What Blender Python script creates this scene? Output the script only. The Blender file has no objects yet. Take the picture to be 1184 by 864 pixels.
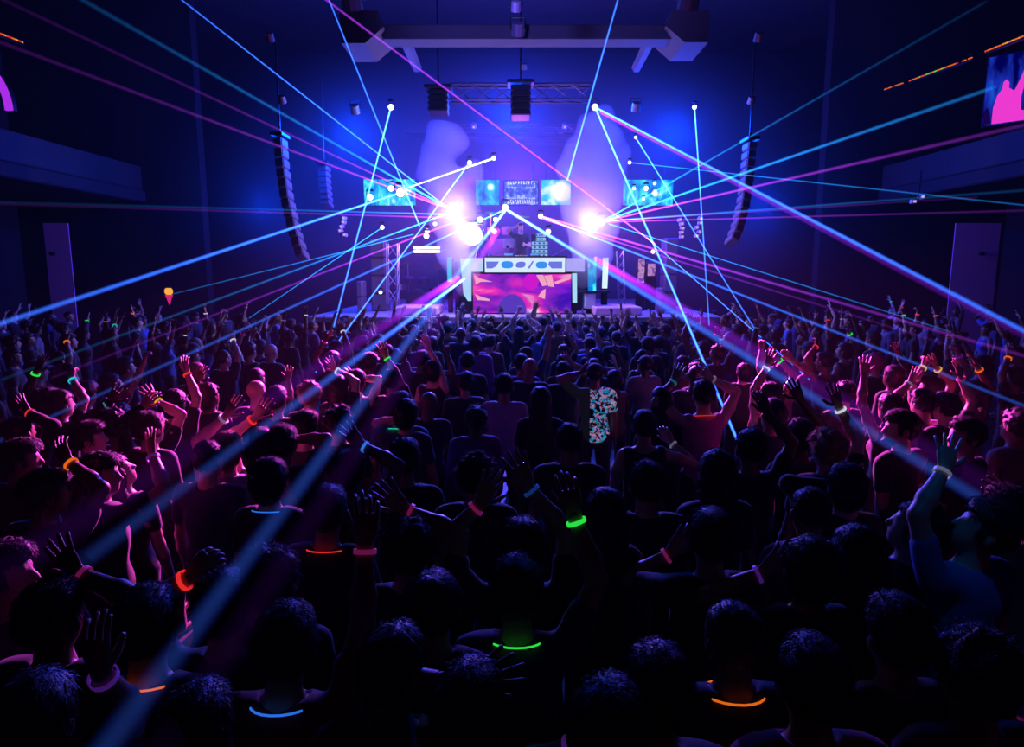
import bpy, math, random
import numpy as np
from mathutils import Vector, Matrix

random.seed(7)
RNG = np.random.default_rng(7)
C = bpy.context.scene.collection
SC = bpy.context.scene

# ---------------------------------------------------------------- camera frame
F_PX = 789.0
CAM = np.array([0.0, 0.0, 2.8])
PITCH = math.radians(8.7)
CP, SP = math.cos(PITCH), math.sin(PITCH)

def ray(px, py):
    x = (px - 592.0) / F_PX
    y = (432.0 - py) / F_PX
    return np.array([x, CP + y * SP, -SP + y * CP])

def at(px, py, Y):
    """the place that lies at depth Y along a line of sight"""
    d = ray(px, py)
    return CAM + d * (Y / d[1])

def onz(px, py, z):
    d = ray(px, py)
    return CAM + d * ((z - CAM[2]) / d[2])

# ---------------------------------------------------------------- materials
MATS = {}
def principled(name, col, rough=0.6, metal=0.0, sheen=0.0, emit=None, es=0.0, noise=0.0, nscale=20.0, bump=0.0):
    if name in MATS: return MATS[name]
    m = bpy.data.materials.new(name); m.use_nodes = True
    nt = m.node_tree; b = nt.nodes['Principled BSDF']
    b.inputs['Base Color'].default_value = (*col, 1)
    b.inputs['Roughness'].default_value = rough
    b.inputs['Metallic'].default_value = metal
    if sheen: b.inputs['Sheen Weight'].default_value = sheen
    if emit:
        b.inputs['Emission Color'].default_value = (*emit, 1)
        b.inputs['Emission Strength'].default_value = es
    if noise or bump:
        tc = nt.nodes.new('ShaderNodeTexCoord'); nz = nt.nodes.new('ShaderNodeTexNoise')
        nz.inputs['Scale'].default_value = nscale; nz.inputs['Detail'].default_value = 4
        nt.links.new(tc.outputs['Object'], nz.inputs['Vector'])
        if noise:
            mx = nt.nodes.new('ShaderNodeMix'); mx.data_type = 'RGBA'
            mx.inputs[6].default_value = (*[c * (1 - noise) for c in col], 1)
            mx.inputs[7].default_value = (*[min(1, c * (1 + noise)) for c in col], 1)
            nt.links.new(nz.outputs['Fac'], mx.inputs[0]); nt.links.new(mx.outputs[2], b.inputs['Base Color'])
        if bump:
            bp = nt.nodes.new('ShaderNodeBump'); bp.inputs['Strength'].default_value = bump
            bp.inputs['Distance'].default_value = 0.01
            nt.links.new(nz.outputs['Fac'], bp.inputs['Height']); nt.links.new(bp.outputs['Normal'], b.inputs['Normal'])
    MATS[name] = m
    return m

def emissive(name, col, s):
    if name in MATS: return MATS[name]
    m = bpy.data.materials.new(name); m.use_nodes = True
    nt = m.node_tree; nt.nodes.clear()
    o = nt.nodes.new('ShaderNodeOutputMaterial'); e = nt.nodes.new('ShaderNodeEmission')
    e.inputs[0].default_value = (*col, 1); e.inputs[1].default_value = s
    nt.links.new(e.outputs[0], o.inputs[0])
    m.cycles.emission_sampling = 'NONE'
    MATS[name] = m
    return m

# ---------------------------------------------------------------- object helpers
def link_mesh(name, verts, faces, mat=None, parent=None, smooth=False):
    me = bpy.data.meshes.new(name)
    me.from_pydata([tuple(map(float, v)) for v in verts] if not isinstance(verts, np.ndarray) else verts.tolist(), [],
                   faces.tolist() if isinstance(faces, np.ndarray) else faces)
    me.validate(); me.update()
    if smooth: me.shade_smooth()
    if mat: me.materials.append(mat)
    o = bpy.data.objects.new(name, me); C.objects.link(o)
    if parent: o.parent = parent
    return o

def empty(name, loc=(0, 0, 0), rz=0.0):
    o = bpy.data.objects.new(name, None); C.objects.link(o)
    o.location = tuple(map(float, loc)); o.rotation_euler = (0, 0, rz); o.empty_display_size = 0.1
    return o

def tag(o, label=None, cat=None, group=None, kind=None):
    if label: o['label'] = label
    if cat: o['category'] = cat
    if group: o['group'] = group
    if kind: o['kind'] = kind
    return o

class MB:
    """collects boxes, bars, tubes and lofts for ONE mesh"""
    def __init__(s): s.v = []; s.f = []
    def add(s, v, f):
        n = len(s.v); s.v += [tuple(map(float, p)) for p in v]; s.f += [tuple(i + n for i in q) for q in f]
        return s
    def box(s, c, d, R=None, bev=0.0):
        hx, hy, hz = d[0] / 2, d[1] / 2, d[2] / 2
        if bev <= 0:
            P = [(x, y, z) for z in (-hz, hz) for y in (-hy, hy) for x in (-hx, hx)]
            Fc = [(0, 2, 3, 1), (4, 5, 7, 6), (0, 1, 5, 4), (2, 6, 7, 3), (0, 4, 6, 2), (1, 3, 7, 5)]
        else:
            b = min(bev, hx * .9, hy * .9, hz * .9)
            # chamfered footprint (octagon) with chamfered top and bottom
            def ring(z, e):
                a, c2 = hx - e, hy - e
                return [(-a + b, -c2, z), (a - b, -c2, z), (a, -c2 + b, z), (a, c2 - b, z), (a - b, c2, z), (-a + b, c2, z), (-a, c2 - b, z), (-a, -c2 + b, z)]
            P = ring(-hz, b * .7) + ring(-hz + b, 0) + ring(hz - b, 0) + ring(hz, b * .7)
            Fc = [tuple(range(7, -1, -1)), tuple(range(24, 32))]
            for r in range(3):
                for i in range(8):
                    j = (i + 1) % 8
                    Fc.append((r * 8 + i, r * 8 + j, r * 8 + 8 + j, r * 8 + 8 + i))
        out = []
        for p in P:
            p = Vector(p)
            if R is not None: p = R @ p
            out.append((p.x + c[0], p.y + c[1], p.z + c[2]))
        return s.add(out, Fc)
    def tube(s, pts, r, n=8, caps=True, closed=False):
        pts = [Vector(tuple(map(float, p))) for p in pts]
        rs = r if isinstance(r, (list, tuple)) else [r] * len(pts)
        base = []; prev = None; N = len(pts)
        for i, p in enumerate(pts):
            if closed: t = (pts[(i + 1) % N] - pts[i - 1]).normalized()
            else: t = (pts[min(i + 1, N - 1)] - pts[max(i - 1, 0)]).normalized()
            if prev is None:
                a = Vector((0, 0, 1)) if abs(t.z) < .9 else Vector((1, 0, 0))
                u = t.cross(a).normalized()
            else:
                u = (prev - t * prev.dot(t)).normalized()
            prev = u; w = t.cross(u)
            for k in range(n):
                an = 2 * math.pi * k / n
                base.append(p + (u * math.cos(an) + w * math.sin(an)) * rs[i])
        Fc = []
        for i in range(N if closed else N - 1):
            j = (i + 1) % N
            for k in range(n):
                l = (k + 1) % n
                Fc.append((i * n + k, i * n + l, j * n + l, j * n + k))
        if caps and not closed:
            Fc.append(tuple(range(n - 1, -1, -1))); Fc.append(tuple((N - 1) * n + k for k in range(n)))
        return s.add(base, Fc)
    def lathe(s, prof, c=(0, 0, 0), n=20, R=None):
        """prof: list of (radius, z)"""
        V = []; Fc = []
        for r, z in prof:
            for k in range(n):
                a = 2 * math.pi * k / n
                p = Vector((r * math.cos(a), r * math.sin(a), z))
                if R is not None: p = R @ p
                V.append((p.x + c[0], p.y + c[1], p.z + c[2]))
        for i in range(len(prof) - 1):
            for k in range(n):
                l = (k + 1) % n
                Fc.append((i * n + k, i * n + l, (i + 1) * n + l, (i + 1) * n + k))
        Fc.append(tuple(range(n - 1, -1, -1))); Fc.append(tuple((len(prof) - 1) * n + k for k in range(n)))
        return s.add(V, Fc)
    def prism(s, outline, y0, y1):
        """outline in (x,z), extruded along y"""
        n = len(outline)
        V = [(x, y0, z) for x, z in outline] + [(x, y1, z) for x, z in outline]
        Fc = [tuple(range(n)), tuple(range(2 * n - 1, n - 1, -1))]
        for i in range(n):
            j = (i + 1) % n
            Fc.append((i, i + n, j + n, j))
        return s.add(V, Fc)
    def build(s, name, mat, parent=None, smooth=False):
        return link_mesh(name, s.v, s.f, mat, parent, smooth)

# ---------------------------------------------------------------- implicit surfaces
CORN = [(0,0,0),(1,0,0),(0,1,0),(1,1,0),(0,0,1),(1,0,1),(0,1,1),(1,1,1)]
EDG = [(0,1),(2,3),(4,5),(6,7),(0,2),(1,3),(4,6),(5,7),(0,4),(1,5),(2,6),(3,7)]
def nets(F, org, h):
    ins = F < 0
    nx, ny, nz = F.shape
    cnt = np.zeros((nx-1, ny-1, nz-1), np.int8)
    for a, b, c in CORN: cnt += ins[a:nx-1+a, b:ny-1+b, c:nz-1+c]
    act = (cnt > 0) & (cnt < 8)
    idx = np.argwhere(act)
    vid = -np.ones(act.shape, np.int64); vid[act] = np.arange(len(idx))
    pos = np.zeros((len(idx), 3)); num = np.zeros(len(idx))
    vals = [F[idx[:,0]+a, idx[:,1]+b, idx[:,2]+c] for a, b, c in CORN]
    for i, j in EDG:
        fa, fb = vals[i], vals[j]
        m = (fa < 0) != (fb < 0)
        t = np.where(m, fa / np.where(m, fa - fb, 1), 0)
        ca, cb = np.array(CORN[i]), np.array(CORN[j])
        pos += m[:, None] * (ca + t[:, None] * (cb - ca)); num += m
    V = (idx + pos / num[:, None]) * h + org
    Q = []
    def quads(ax):
        o = [1, 1, 1]; o[ax] = 0
        sl0 = [slice(o[k], [nx, ny, nz][k] - 1) for k in range(3)]
        sl1 = [slice(o[k] + (1 if k == ax else 0), [nx, ny, nz][k] - 1 + (1 if k == ax else 0)) for k in range(3)]
        A, B = ins[tuple(sl0)], ins[tuple(sl1)]
        e = np.argwhere(A != B) + np.array(o)
        if not len(e): return
        s = ins[e[:,0], e[:,1], e[:,2]]
        u, w = [(1, 2), (2, 0), (0, 1)][ax]
        du = np.zeros(3, int); du[u] = 1; dw = np.zeros(3, int); dw[w] = 1
        g = lambda p: vid[p[:,0], p[:,1], p[:,2]]
        q = np.stack([g(e - du - dw), g(e - dw), g(e), g(e - du)], 1)
        q[~s] = q[~s][:, ::-1]
        Q.append(q)
    for ax in range(3): quads(ax)
    Q = np.concatenate(Q)
    return V, Q[(Q >= 0).all(1)]

def cone(a, b, ra, rb, k=.03): return ('c', np.array(a, float), np.array(b, float), ra, rb, k)
def ell(c, r, R=None, k=.03): return ('e', np.array(c, float), np.array(r, float), R, k)

def field(prims, h, pad=.03, zmax=None):
    lo = np.full(3, 1e9); hi = -lo
    bbs = []
    for p in prims:
        if p[0] == 'c':
            r = max(p[3], p[4]); l = np.minimum(p[1], p[2]) - r; u = np.maximum(p[1], p[2]) + r
        else:
            r = p[2].max() if p[3] is not None else p[2]; l = p[1] - r; u = p[1] + r
        bbs.append((l, u)); lo = np.minimum(lo, l); hi = np.maximum(hi, u)
    lo -= pad; hi += pad
    n = np.ceil((hi - lo) / h).astype(int) + 2
    F = np.full(n, .12)
    ax = [lo[i] + h * np.arange(n[i]) for i in range(3)]
    for p, (l, u) in zip(prims, bbs):
        a = np.maximum(np.floor((l - .07 - lo) / h).astype(int), 0); b = np.minimum(np.ceil((u + .07 - lo) / h).astype(int) + 1, n)
        X = ax[0][a[0]:b[0], None, None]; Y = ax[1][None, a[1]:b[1], None]; Z = ax[2][None, None, a[2]:b[2]]
        if p[0] == 'c':
            A, B, ra, rb, k = p[1:]
            d = B - A; L2 = max(d @ d, 1e-9)
            t = np.clip(((X - A[0]) * d[0] + (Y - A[1]) * d[1] + (Z - A[2]) * d[2]) / L2, 0, 1)
            D = np.sqrt((X - A[0] - t * d[0]) ** 2 + (Y - A[1] - t * d[1]) ** 2 + (Z - A[2] - t * d[2]) ** 2) - (ra + t * (rb - ra))
        else:
            c, r, R, k = p[1:]
            x, y, z = X - c[0], Y - c[1], Z - c[2]
            if R is not None:
                x, y, z = (R[0,0]*x + R[1,0]*y + R[2,0]*z, R[0,1]*x + R[1,1]*y + R[2,1]*z, R[0,2]*x + R[1,2]*y + R[2,2]*z)
            k0 = np.sqrt((x/r[0])**2 + (y/r[1])**2 + (z/r[2])**2); k1 = np.sqrt((x/r[0]**2)**2 + (y/r[1]**2)**2 + (z/r[2]**2)**2)
            D = k0 * (k0 - 1) / np.maximum(k1, 1e-6)
        S = F[a[0]:b[0], a[1]:b[1], a[2]:b[2]]
        if k < 0:  # carve
            F[a[0]:b[0], a[1]:b[1], a[2]:b[2]] = np.maximum(S, -D)
        else:
            hh = np.maximum(k - np.abs(S - D), 0) / k
            F[a[0]:b[0], a[1]:b[1], a[2]:b[2]] = np.minimum(S, D) - hh * hh * k / 4
    G = np.meshgrid(*ax, indexing='ij', sparse=True)
    return F, lo, G
HAZE = .0008; STAGE_HAZE = .05; SMOKE_D = .85; K_BLUE = 1.1; K_PUR = .6; K_FL = 1.5; K_MAG = 3.8; K_VIO = .3; K_KEY = .5; K_REAR = 7; VB = 0; N_FILL = 205
# ---------------------------------------------------------------- people
def rotm(yaw=0, pitch=0, roll=0):
    """yaw: turn to the left; pitch: look up; roll: tilt to the right"""
    return np.array(Matrix.Rotation(yaw, 3, 'Z') @ Matrix.Rotation(pitch, 3, 'X') @ Matrix.Rotation(roll, 3, 'Y'))

def unit(v):
    v = np.array(v, float); return v / max(np.linalg.norm(v), 1e-9)

def elbow_for(S, W, pole, L1, L2):
    d = W - S; L = np.linalg.norm(d)
    if L > (L1 + L2) * .995:
        W = S + d / L * (L1 + L2) * .995; d = W - S; L = np.linalg.norm(d)
    u = d / L
    a = (L1 * L1 - L2 * L2 + L * L) / (2 * L); hgt = math.sqrt(max(L1 * L1 - a * a, 0))
    p = np.array(pole, float); p = unit(p - u * (p @ u))
    return S + u * a + p * hgt, W

def loft_tube(pts, ra, rb, U, n=8):
    """pts centres, ra half width along U, rb half thickness"""
    V = []; Fc = []
    N = len(pts)
    for i in range(N):
        t = unit(pts[min(i + 1, N - 1)] - pts[max(i - 1, 0)])
        u = unit(U - t * (U @ t)); w = np.cross(t, u)
        for k in range(n):
            a = 2 * math.pi * k / n
            V.append(pts[i] + u * ra[i] * math.cos(a) + w * rb[i] * math.sin(a))
    for i in range(N - 1):
        for k in range(n):
            l = (k + 1) % n; Fc.append((i*n+k, i*n+l, (i+1)*n+l, (i+1)*n+k))
    Fc.append(tuple(range(n - 1, -1, -1))); Fc.append(tuple((N-1)*n+k for k in range(n)))
    return V, Fc

def hand_mesh(mb, W, E, d, nrm, thumb, kind, s=1.0, rnd=random):
    """W wrist, E elbow, d finger direction, nrm palm-facing direction, thumb +1/-1 side sign"""
    d = unit(d); nrm = unit(nrm - d * (nrm @ d)); side = np.cross(d, nrm) * thumb   # towards the thumb
    f = unit(W - E)
    pts = [W - f * .05 * s, W - f * .012 * s, W + d * .02 * s, W + d * .05 * s, W + d * .085 * s, W + d * .098 * s]
    mb.add(*loft_tube(pts, [x * s for x in (.024, .027, .033, .041, .042, .034)], [x * s for x in (.02, .021, .017, .016, .014, .010)], side, 10))
    if kind == 'fist': curls = [1.45] * 4; sp = .0
    elif kind == 'relaxed': curls = [.35, .42, .5, .6]; sp = .06
    elif kind == 'horns': curls = [.06, 1.5, 1.5, .06]; sp = .13
    elif kind == 'point': curls = [.05, 1.5, 1.5, 1.5]; sp = .05
    elif kind == 'peace': curls = [.06, .06, 1.5, 1.5]; sp = .2
    else: curls = [.12, .08, .10, .18]; sp = .17
    L = [.078, .086, .08, .064]
    for i in range(4):
        off = (.030 - .0205 * i)
        b = W + d * (.082 - .004 * abs(i - 1)) * s + side * off * s
        ang = sp * (1.4 - i) + rnd.uniform(-.04, .04)
        dd = unit(d * math.cos(ang) + side * math.sin(ang))
        c = curls[i] + rnd.uniform(-.05, .08)
        P = [b - dd * .015 * s, b + dd * .006 * s]; cur = b + dd * .006 * s; a = 0
        for seg, fr in enumerate((.46, .31, .23)):
            a += c * (.55 if seg == 0 else .6)
            v = dd * math.cos(a) + nrm * math.sin(a)
            cur = cur + v * L[i] * fr * s; P.append(cur)
        r = [.0092, .0095, .0086, .0078, .0058]
        mb.add(*loft_tube(P, [x * s for x in r], [x * s for x in r], side, 6))
    # thumb from the side of the palm near its base
    open_t = {'fist': .35, 'relaxed': .55, 'point': .4, 'horns': .35, 'peace': .4}.get(kind, .95)
    b = W + d * .022 * s + side * .022 * s + nrm * .004 * s
    v1 = unit(side * math.sin(open_t) + d * math.cos(open_t) + nrm * .25)
    v2 = unit(side * math.sin(open_t * .6) + d * math.cos(open_t * .6) + nrm * (.9 if kind in ('fist', 'horns', 'peace', 'point') else .2))
    P = [b - v1 * .012 * s, b + v1 * .02 * s, b + v1 * .047 * s, b + v1 * .047 * s + v2 * .03 * s, b + v1 * .047 * s + v2 * .048 * s]
    r = [.012, .0135, .0108, .0098, .0066]
    mb.add(*loft_tube(P, [x * s for x in r], [x * s for x in r], nrm, 6))

def fnoise(G, f, s):
    X, Y, Z = G
    return (np.sin(X * f + s) * np.sin(Y * f * 1.13 + 2 * s + Z * f * .3) + np.sin(Z * f * .9 + 3 * s + X * f * .5)) * .5

DEF = dict(s=1.0, sex='m', hair='short', shirt='tee', head=(0, .05, 0), arms={}, lean=0.0, h=.018, bands={}, neck=None, seed=0, hands={}, faces=False)

def strands(V, Q, hr, n, HC, s, seed):
    """loose hairs standing off the head, in the hair's own mesh"""
    if len(V) < 10 or n == 0: return V, Q
    rg = np.random.default_rng(seed + 11)
    q = Q[rg.integers(0, len(Q), n)]
    a, b, c, d = (V[q[:, i]] for i in range(4))
    u, w = rg.random((n, 1)), rg.random((n, 1))
    P = a + (b - a) * u + (d - a) * w
    N = np.cross(c - a, d - b); N /= np.maximum(np.linalg.norm(N, axis=1, keepdims=True), 1e-9)
    L = {'buzz': .010, 'short': .026, 'curly': .030, 'cap': .012}.get(hr, .032) * s * rg.uniform(.6, 1.25, (n, 1))
    flow = np.tile(np.array([0, -.35, -1.0]), (n, 1)) + rg.normal(0, .35 if hr != 'curly' else 1.1, (n, 3))
    flow -= N * (flow * N).sum(1, keepdims=True); flow /= np.maximum(np.linalg.norm(flow, axis=1, keepdims=True), 1e-9)
    up = {'buzz': 1.2, 'curly': 1.2, 'short': .6}.get(hr, .28)
    d1 = flow + N * up; d1 /= np.linalg.norm(d1, axis=1, keepdims=True)
    d2 = flow * 1.2 + N * up * .35; d2 /= np.linalg.norm(d2, axis=1, keepdims=True)
    r = (.0011 if n > 600 else .0024) * s
    e1 = np.cross(d1, N); e1 /= np.maximum(np.linalg.norm(e1, axis=1, keepdims=True), 1e-9); e2 = np.cross(d1, e1)
    P0 = P - d1 * .004; P1 = P + d1 * L * .55; P2 = P1 + d2 * L * .55
    X = []
    for cen, rad in ((P0, r), (P1, r * .8)):
        for k in range(3):
            t = 2 * math.pi * k / 3; X.append(cen + (e1 * math.cos(t) + e2 * math.sin(t)) * rad)
    X.append(P2); X = np.stack(X, 1).reshape(-1, 3)
    base = len(V) + 7 * np.arange(n)[:, None]
    fs = [tuple(f) for f in Q.tolist()]
    for k in range(3):
        l = (k + 1) % 3
        fs += [tuple(f) for f in (base + np.array([k, l, 3 + l, 3 + k])).tolist()]
        fs += [tuple(f) for f in (base + np.array([3 + k, 3 + l, 6])).tolist()]
    return np.vstack([V, X]), fs

def person_parts(**kw):
    """returns dict part-> (verts, faces); figure faces +Y, feet on z=0"""
    o = dict(DEF); o.update(kw)
    s, h = o['s'], o['h']; rnd = random.Random(o['seed'] * 7 + 3)
    fem = o['sex'] == 'f'
    lean = o['lean']
    def T(x, y, z):  # lean about the hips
        if z > .95: y = y + (z - .95) * math.sin(lean)
        return np.array([x * s, y * s, z * s])
    sw = .158 if fem else .180
    SH = {'L': T(-sw, -.01, 1.405), 'R': T(sw, -.01, 1.405)}
    L1, L2 = .285 * s, .255 * s
    build = .92 if fem else 1.0
    torso = lambda g: [
        ell(T(0, 0, 1.27), ((.155*build+g)*s, (.105+g)*s, (.19+g)*s), k=.06),
        cone(T(-sw+.05, -.008, 1.405), T(sw-.05, -.008, 1.405), (.058+g)*s, (.058+g)*s, .06),
        ell(T(0, -.005, 1.08), ((.132*build+g)*s, (.094+g)*s, (.17+g)*s), k=.06),
        ell(T(0, -.01, .95), ((.160+g*1.3)*s, (.110+g*1.3)*s, (.14+g)*s), k=.06)] + \
        ([ell(T(-.065, .085, 1.27), ((.055+g)*s, (.045+g)*s, (.055+g)*s), k=.04), ell(T(.065, .085, 1.27), ((.055+g)*s, (.045+g)*s, (.055+g)*s), k=.04)] if fem else [])
    # head
    HC = T(0, .02, 1.63)
    R = rotm(*o['head']); NB = T(0, 0, 1.46)
    def H(x, y, z):  # head coordinates about its centre (head turns on the neck)
        return NB + R @ (np.array([x, y + .02, z + .158]) * s)
    body = torso(0)
    body += [cone(T(0, -.01, 1.44), H(0, -.015, -.05), .062*s, .052*s, .03),
             ell(H(0, -.012, .035), np.array((.080, .099, .088))*s, R, .03),
             ell(H(0, .03, -.035), np.array((.060, .066, .078))*s, R, .03),
             ell(H(0, .062, -.082), np.array((.028, .024, .022))*s, R, .025),
             cone(H(0, .088, .018), H(0, .108, -.022), .009*s, .014*s, .015),
             ell(H(0, .084, -.052), np.array((.026, .012, .010))*s, R, .012),
             cone(H(-.03, .078, .03), H(.03, .078, .03), .012*s, .012*s, .015),
             ell(H(-.087, -.008, -.003), np.array((.014, .022, .034))*s, R, .01),
             ell(H(.087, -.008, -.003), np.array((.014, .022, .034))*s, R, .01),
             ell(H(-.032, .094, .008), np.array((.015, .01, .010))*s, R, -1),
             ell(H(.032, .094, .008), np.array((.015, .01, .010))*s, R, -1)]
    hips = {'L': T(-.09, 0, .92), 'R': T(.09, 0, .92)}
    legs = []; trs = []
    for sd, sx in (('L', -1), ('R', 1)):
        kn = T(sx * .115, .03, .50); an = T(sx * .125, -.01, .09)
        legs += [cone(hips[sd], kn, .082*s, .055*s, .04), cone(kn, T(sx*.12, -.015, .34), .052*s, .055*s, .03), cone(T(sx*.12, -.015, .34), an, .055*s, .036*s, .03),
                 cone(T(sx*.125, -.035, .045), T(sx*.135, .14, .032), .042*s, .03*s, .02)]
        trs += [cone(hips[sd], kn, .094*s, .073*s, .04), cone(kn, T(sx*.122, -.015, .34), .073*s, .072*s, .03), cone(T(sx*.122, -.015, .34), T(sx*.127, -.01, .08), .072*s, .062*s, .03)]
    body += legs
    hands = MB(); bandpos = {}; sleeves = []; arms_p = []
    for sd, sx in (('L', -1), ('R', 1)):
        S = SH[sd]
        tgt = o['arms'].get(sd)
        if tgt is None: W = T(sx * (sw + .07), .08, .86); pole = np.array([sx * .5, -1, 0])
        else:
            W = np.array(tgt, float)
            pole = np.array([sx * .9, -.15, -.6]) if W[2] > S[2] - .1 * s else np.array([sx * .6, -.4, -.8])
            pole = o.get('poles', {}).get(sd, pole)
        E, W = elbow_for(S, W, pole, L1, L2)
        a = [cone(S - np.array([sx*.012*s, 0, .006*s]), S + (E - S) * .45, .050*s*build, .046*s*build, .04),
             cone(S + (E - S) * .45, E, .050*s*build, .038*s*build, .03),
             cone(E, E + (W - E) * .35, .038*s, .042*s*build, .02), cone(E + (W - E) * .35, W, .042*s*build, .0255*s, .02)]
        arms_p += a
        fr = {'tee': .55, 'tank': 0, 'long': 1, 'polo': .6}[o['shirt']]
        if fr == 1: sleeves += [cone(S, E, .062*s, .052*s, .03), cone(E, W - (W - E) * .06, .052*s, .038*s, .03)]
        elif fr > 0: sleeves += [cone(S, S + (E - S) * fr, .061*s*build, .060*s*build, .03)]
        fdir = unit(W - E); up = np.array([0, 0, 1.0])
        if tgt is not None and W[2] > S[2]: d = unit(fdir * .8 + up * .45 + np.array([0, rnd.uniform(-.1, .3), 0]))
        else: d = fdir
        nrm = np.array([rnd.uniform(-.35, .35) - sx * .25, 1.0, 0]) if tgt is not None else np.array([-sx, 0, 0.0])
        kind = o['hands'].get(sd, 'open' if tgt is not None else 'relaxed')
        # thumb points towards the body's middle line when the palm faces forward
        sside = np.cross(unit(d), unit(nrm - unit(d) * (nrm @ unit(d))))
        th = 1 if sside[0] * -sx > 0 else -1
        if tgt is None: th = 1 if sside[1] > 0 else -1
        hand_mesh(hands, W, E, d, nrm, th, kind, s * 1.04, rnd)
        bandpos[sd] = (W - unit(W - E) * .022 * s, unit(W - E))
    body += arms_p
    F, org, G = field(body, h)
    V, Q = nets(F, org, h)
    n = len(V); hv = np.array(hands.v)
    out = {}
    faces = [tuple(q) for q in Q.tolist()] + [tuple(i + n for i in f) for f in hands.f]
    out['body'] = (np.vstack([V, hv]), faces)
    # shirt
    sh = torso(.016) + sleeves
    if o['shirt'] == 'tank': sh = torso(.012)
    F, org, G = field(sh, h, .04)
    F = F + fnoise(G, 34, o['seed']) * .006
    F = np.maximum(F, (.87 * s) - G[2])
    fr = .62 if o['shirt'] == 'tank' else .9
    # neckline
    nk = T(0, .015, 1.50); F = np.maximum(F, (.082 if o['shirt'] != 'tank' else .115) * s - np.sqrt((G[0]-nk[0])**2 + (G[1]-nk[1])**2 + ((G[2]-nk[2])*.9)**2))
    V, Q = nets(F, org, h); out['shirt'] = (V, Q)
    # trousers
    tr = [ell(T(0, -.01, .94), (.168*s, .118*s, .14*s), k=.04)] + trs
    hh = max(h, .02)
    F, org, G = field(tr, hh, .04); F = F + fnoise(G, 30, o['seed'] + 1) * .005
    F = np.maximum(F, G[2] - 1.0 * s)
    out['trousers'] = nets(F, org, hh)
    # hair
    hr = o['hair']; hf = min(h, .014)
    if hr != 'bald':
        g = {'buzz': .006, 'short': .014, 'curly': .018, 'cap': .010}.get(hr, .017)
        P = [ell(H(0, -.014, .038), (np.array((.080, .099, .090)) + g) * s, R, .03)]
        if hr == 'short': P += [ell(H(hash(o['seed']) % 3 * .01 - .01, .025, .085), np.array((.070, .085, .055)) * s, R, .03)]
        if hr == 'curly':    # curls break up the outline
            q = random.Random(o['seed'] + 5)
            for _ in range(46):
                a, b2 = q.uniform(0, 6.28), math.acos(q.uniform(-.1, 1)); rad = q.uniform(1.08, 1.2)
                v = np.array([math.cos(a) * math.sin(b2) * .084, math.sin(a) * math.sin(b2) * .10 - .014, .038 + math.cos(b2) * .092]) * rad
                P.append(ell(H(*v), np.full(3, .018) * s, R, .012))
        if hr in ('long', 'pony', 'bob'):
            P += [ell(H(0, -.05, -.02), np.array((.088, .07, .095)) * s, R, .03)]
        if hr == 'long':
            P += [cone(H(0, -.075, -.03), T(0, -.115, 1.30), .078*s, .062*s, .05), cone(H(-.06, -.03, -.04), T(-.08, -.08, 1.34), .035*s, .04*s, .04), cone(H(.06, -.03, -.04), T(.08, -.08, 1.34), .035*s, .04*s, .04)]
        if hr == 'pony':
            P += [cone(H(0, -.13, .06), T(0, -.16, 1.42), .034*s, .02*s, .02)]
        if hr == 'bun':
            P += [ell(H(0, -.08, .125), np.array((.048, .048, .042)) * s, R, .015)]
        F, org, G = field(P, hf, .03)
        A = .005
        F = F + fnoise(G, 95 if hr != 'curly' else 70, o['seed']) * A
        c = H(0, 0, 0)
        x, y, z = [G[i] - c[i] for i in range(3)]
        ly = (R[0,1]*x + R[1,1]*y + R[2,1]*z) / s; lz = (R[0,2]*x + R[1,2]*y + R[2,2]*z) / s; lx = (R[0,0]*x + R[1,0]*y + R[2,0]*z) / s
        face = np.minimum(ly - (.035 if hr != 'long' else .045), .062 - lz)    # in front of the ears and below the hairline
        side = np.minimum(-.028 - lz, ly + .035) if hr in ('short', 'buzz', 'cap', 'curly') else np.full_like(face, -1)
        nape = (-.055 - lz) if hr in ('short', 'buzz', 'curly', 'cap', 'bun') else np.full_like(face, -1)
        F = np.maximum(F, np.maximum(np.maximum(face, side), nape) * s)
        V, Q = nets(F, org, hf)
        out['hair'] = strands(V, Q, hr, o.get('nstr', 260), HC, s, o['seed'])
    if hr == 'cap':
        P = [ell(H(0, -.012, .055), np.array((.096, .116, .088)) * s, R, .01)]
        F, org, G = field(P, hf, .03)
        c = H(0, 0, .055); x, y, z = [G[i] - c[i] for i in range(3)]
        lz = (R[0,2]*x + R[1,2]*y + R[2,2]*z)
        F = np.maximum(F, -.004 * s - lz)
        V, Q = nets(F, org, hf)
        mb = MB(); b = -1 if o.get('capback') else 1
        ring = []
        for i in range(9):
            a = math.pi * (.14 + .72 * i / 8); ring.append((math.cos(a) * .088, b * (math.sin(a) * .10 - .012)))
        for i in range(9):
            a = math.pi * (.14 + .72 * i / 8); ring.append((math.cos(a) * .092, b * (math.sin(a) * .175 - .012)))
        top = [H(x, y, .062 - (.016 if i > 8 else 0)) for i, (x, y) in enumerate(ring)]
        bot = [p - R @ np.array([0, 0, .006]) * s for p in top]
        fc = []
        for i in range(8): fc += [(i, i+1, i+10, i+9), (i+18, i+27, i+28, i+19), (i+9, i+10, i+28, i+27)]
        mb.add(top + bot, fc)
        nv = len(V)
        out['cap'] = (np.vstack([V, np.array(mb.v)]), [tuple(q) for q in Q.tolist()] + [tuple(i + nv for i in f) for f in mb.f])
    if o['faces']:
        for nm, col in (('eye', 0),):
            for ex in (-.032, .032):
                mb = MB(); mb.lathe([(.001, -.011), (.008, -.008), (.011, 0), (.008, .008), (.001, .011)], tuple(H(ex, .078, .008)), 8)
                out.setdefault('eyes', []).append((mb.v, mb.f))
    # bands and necklaces
    out['bands'] = {}
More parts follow.
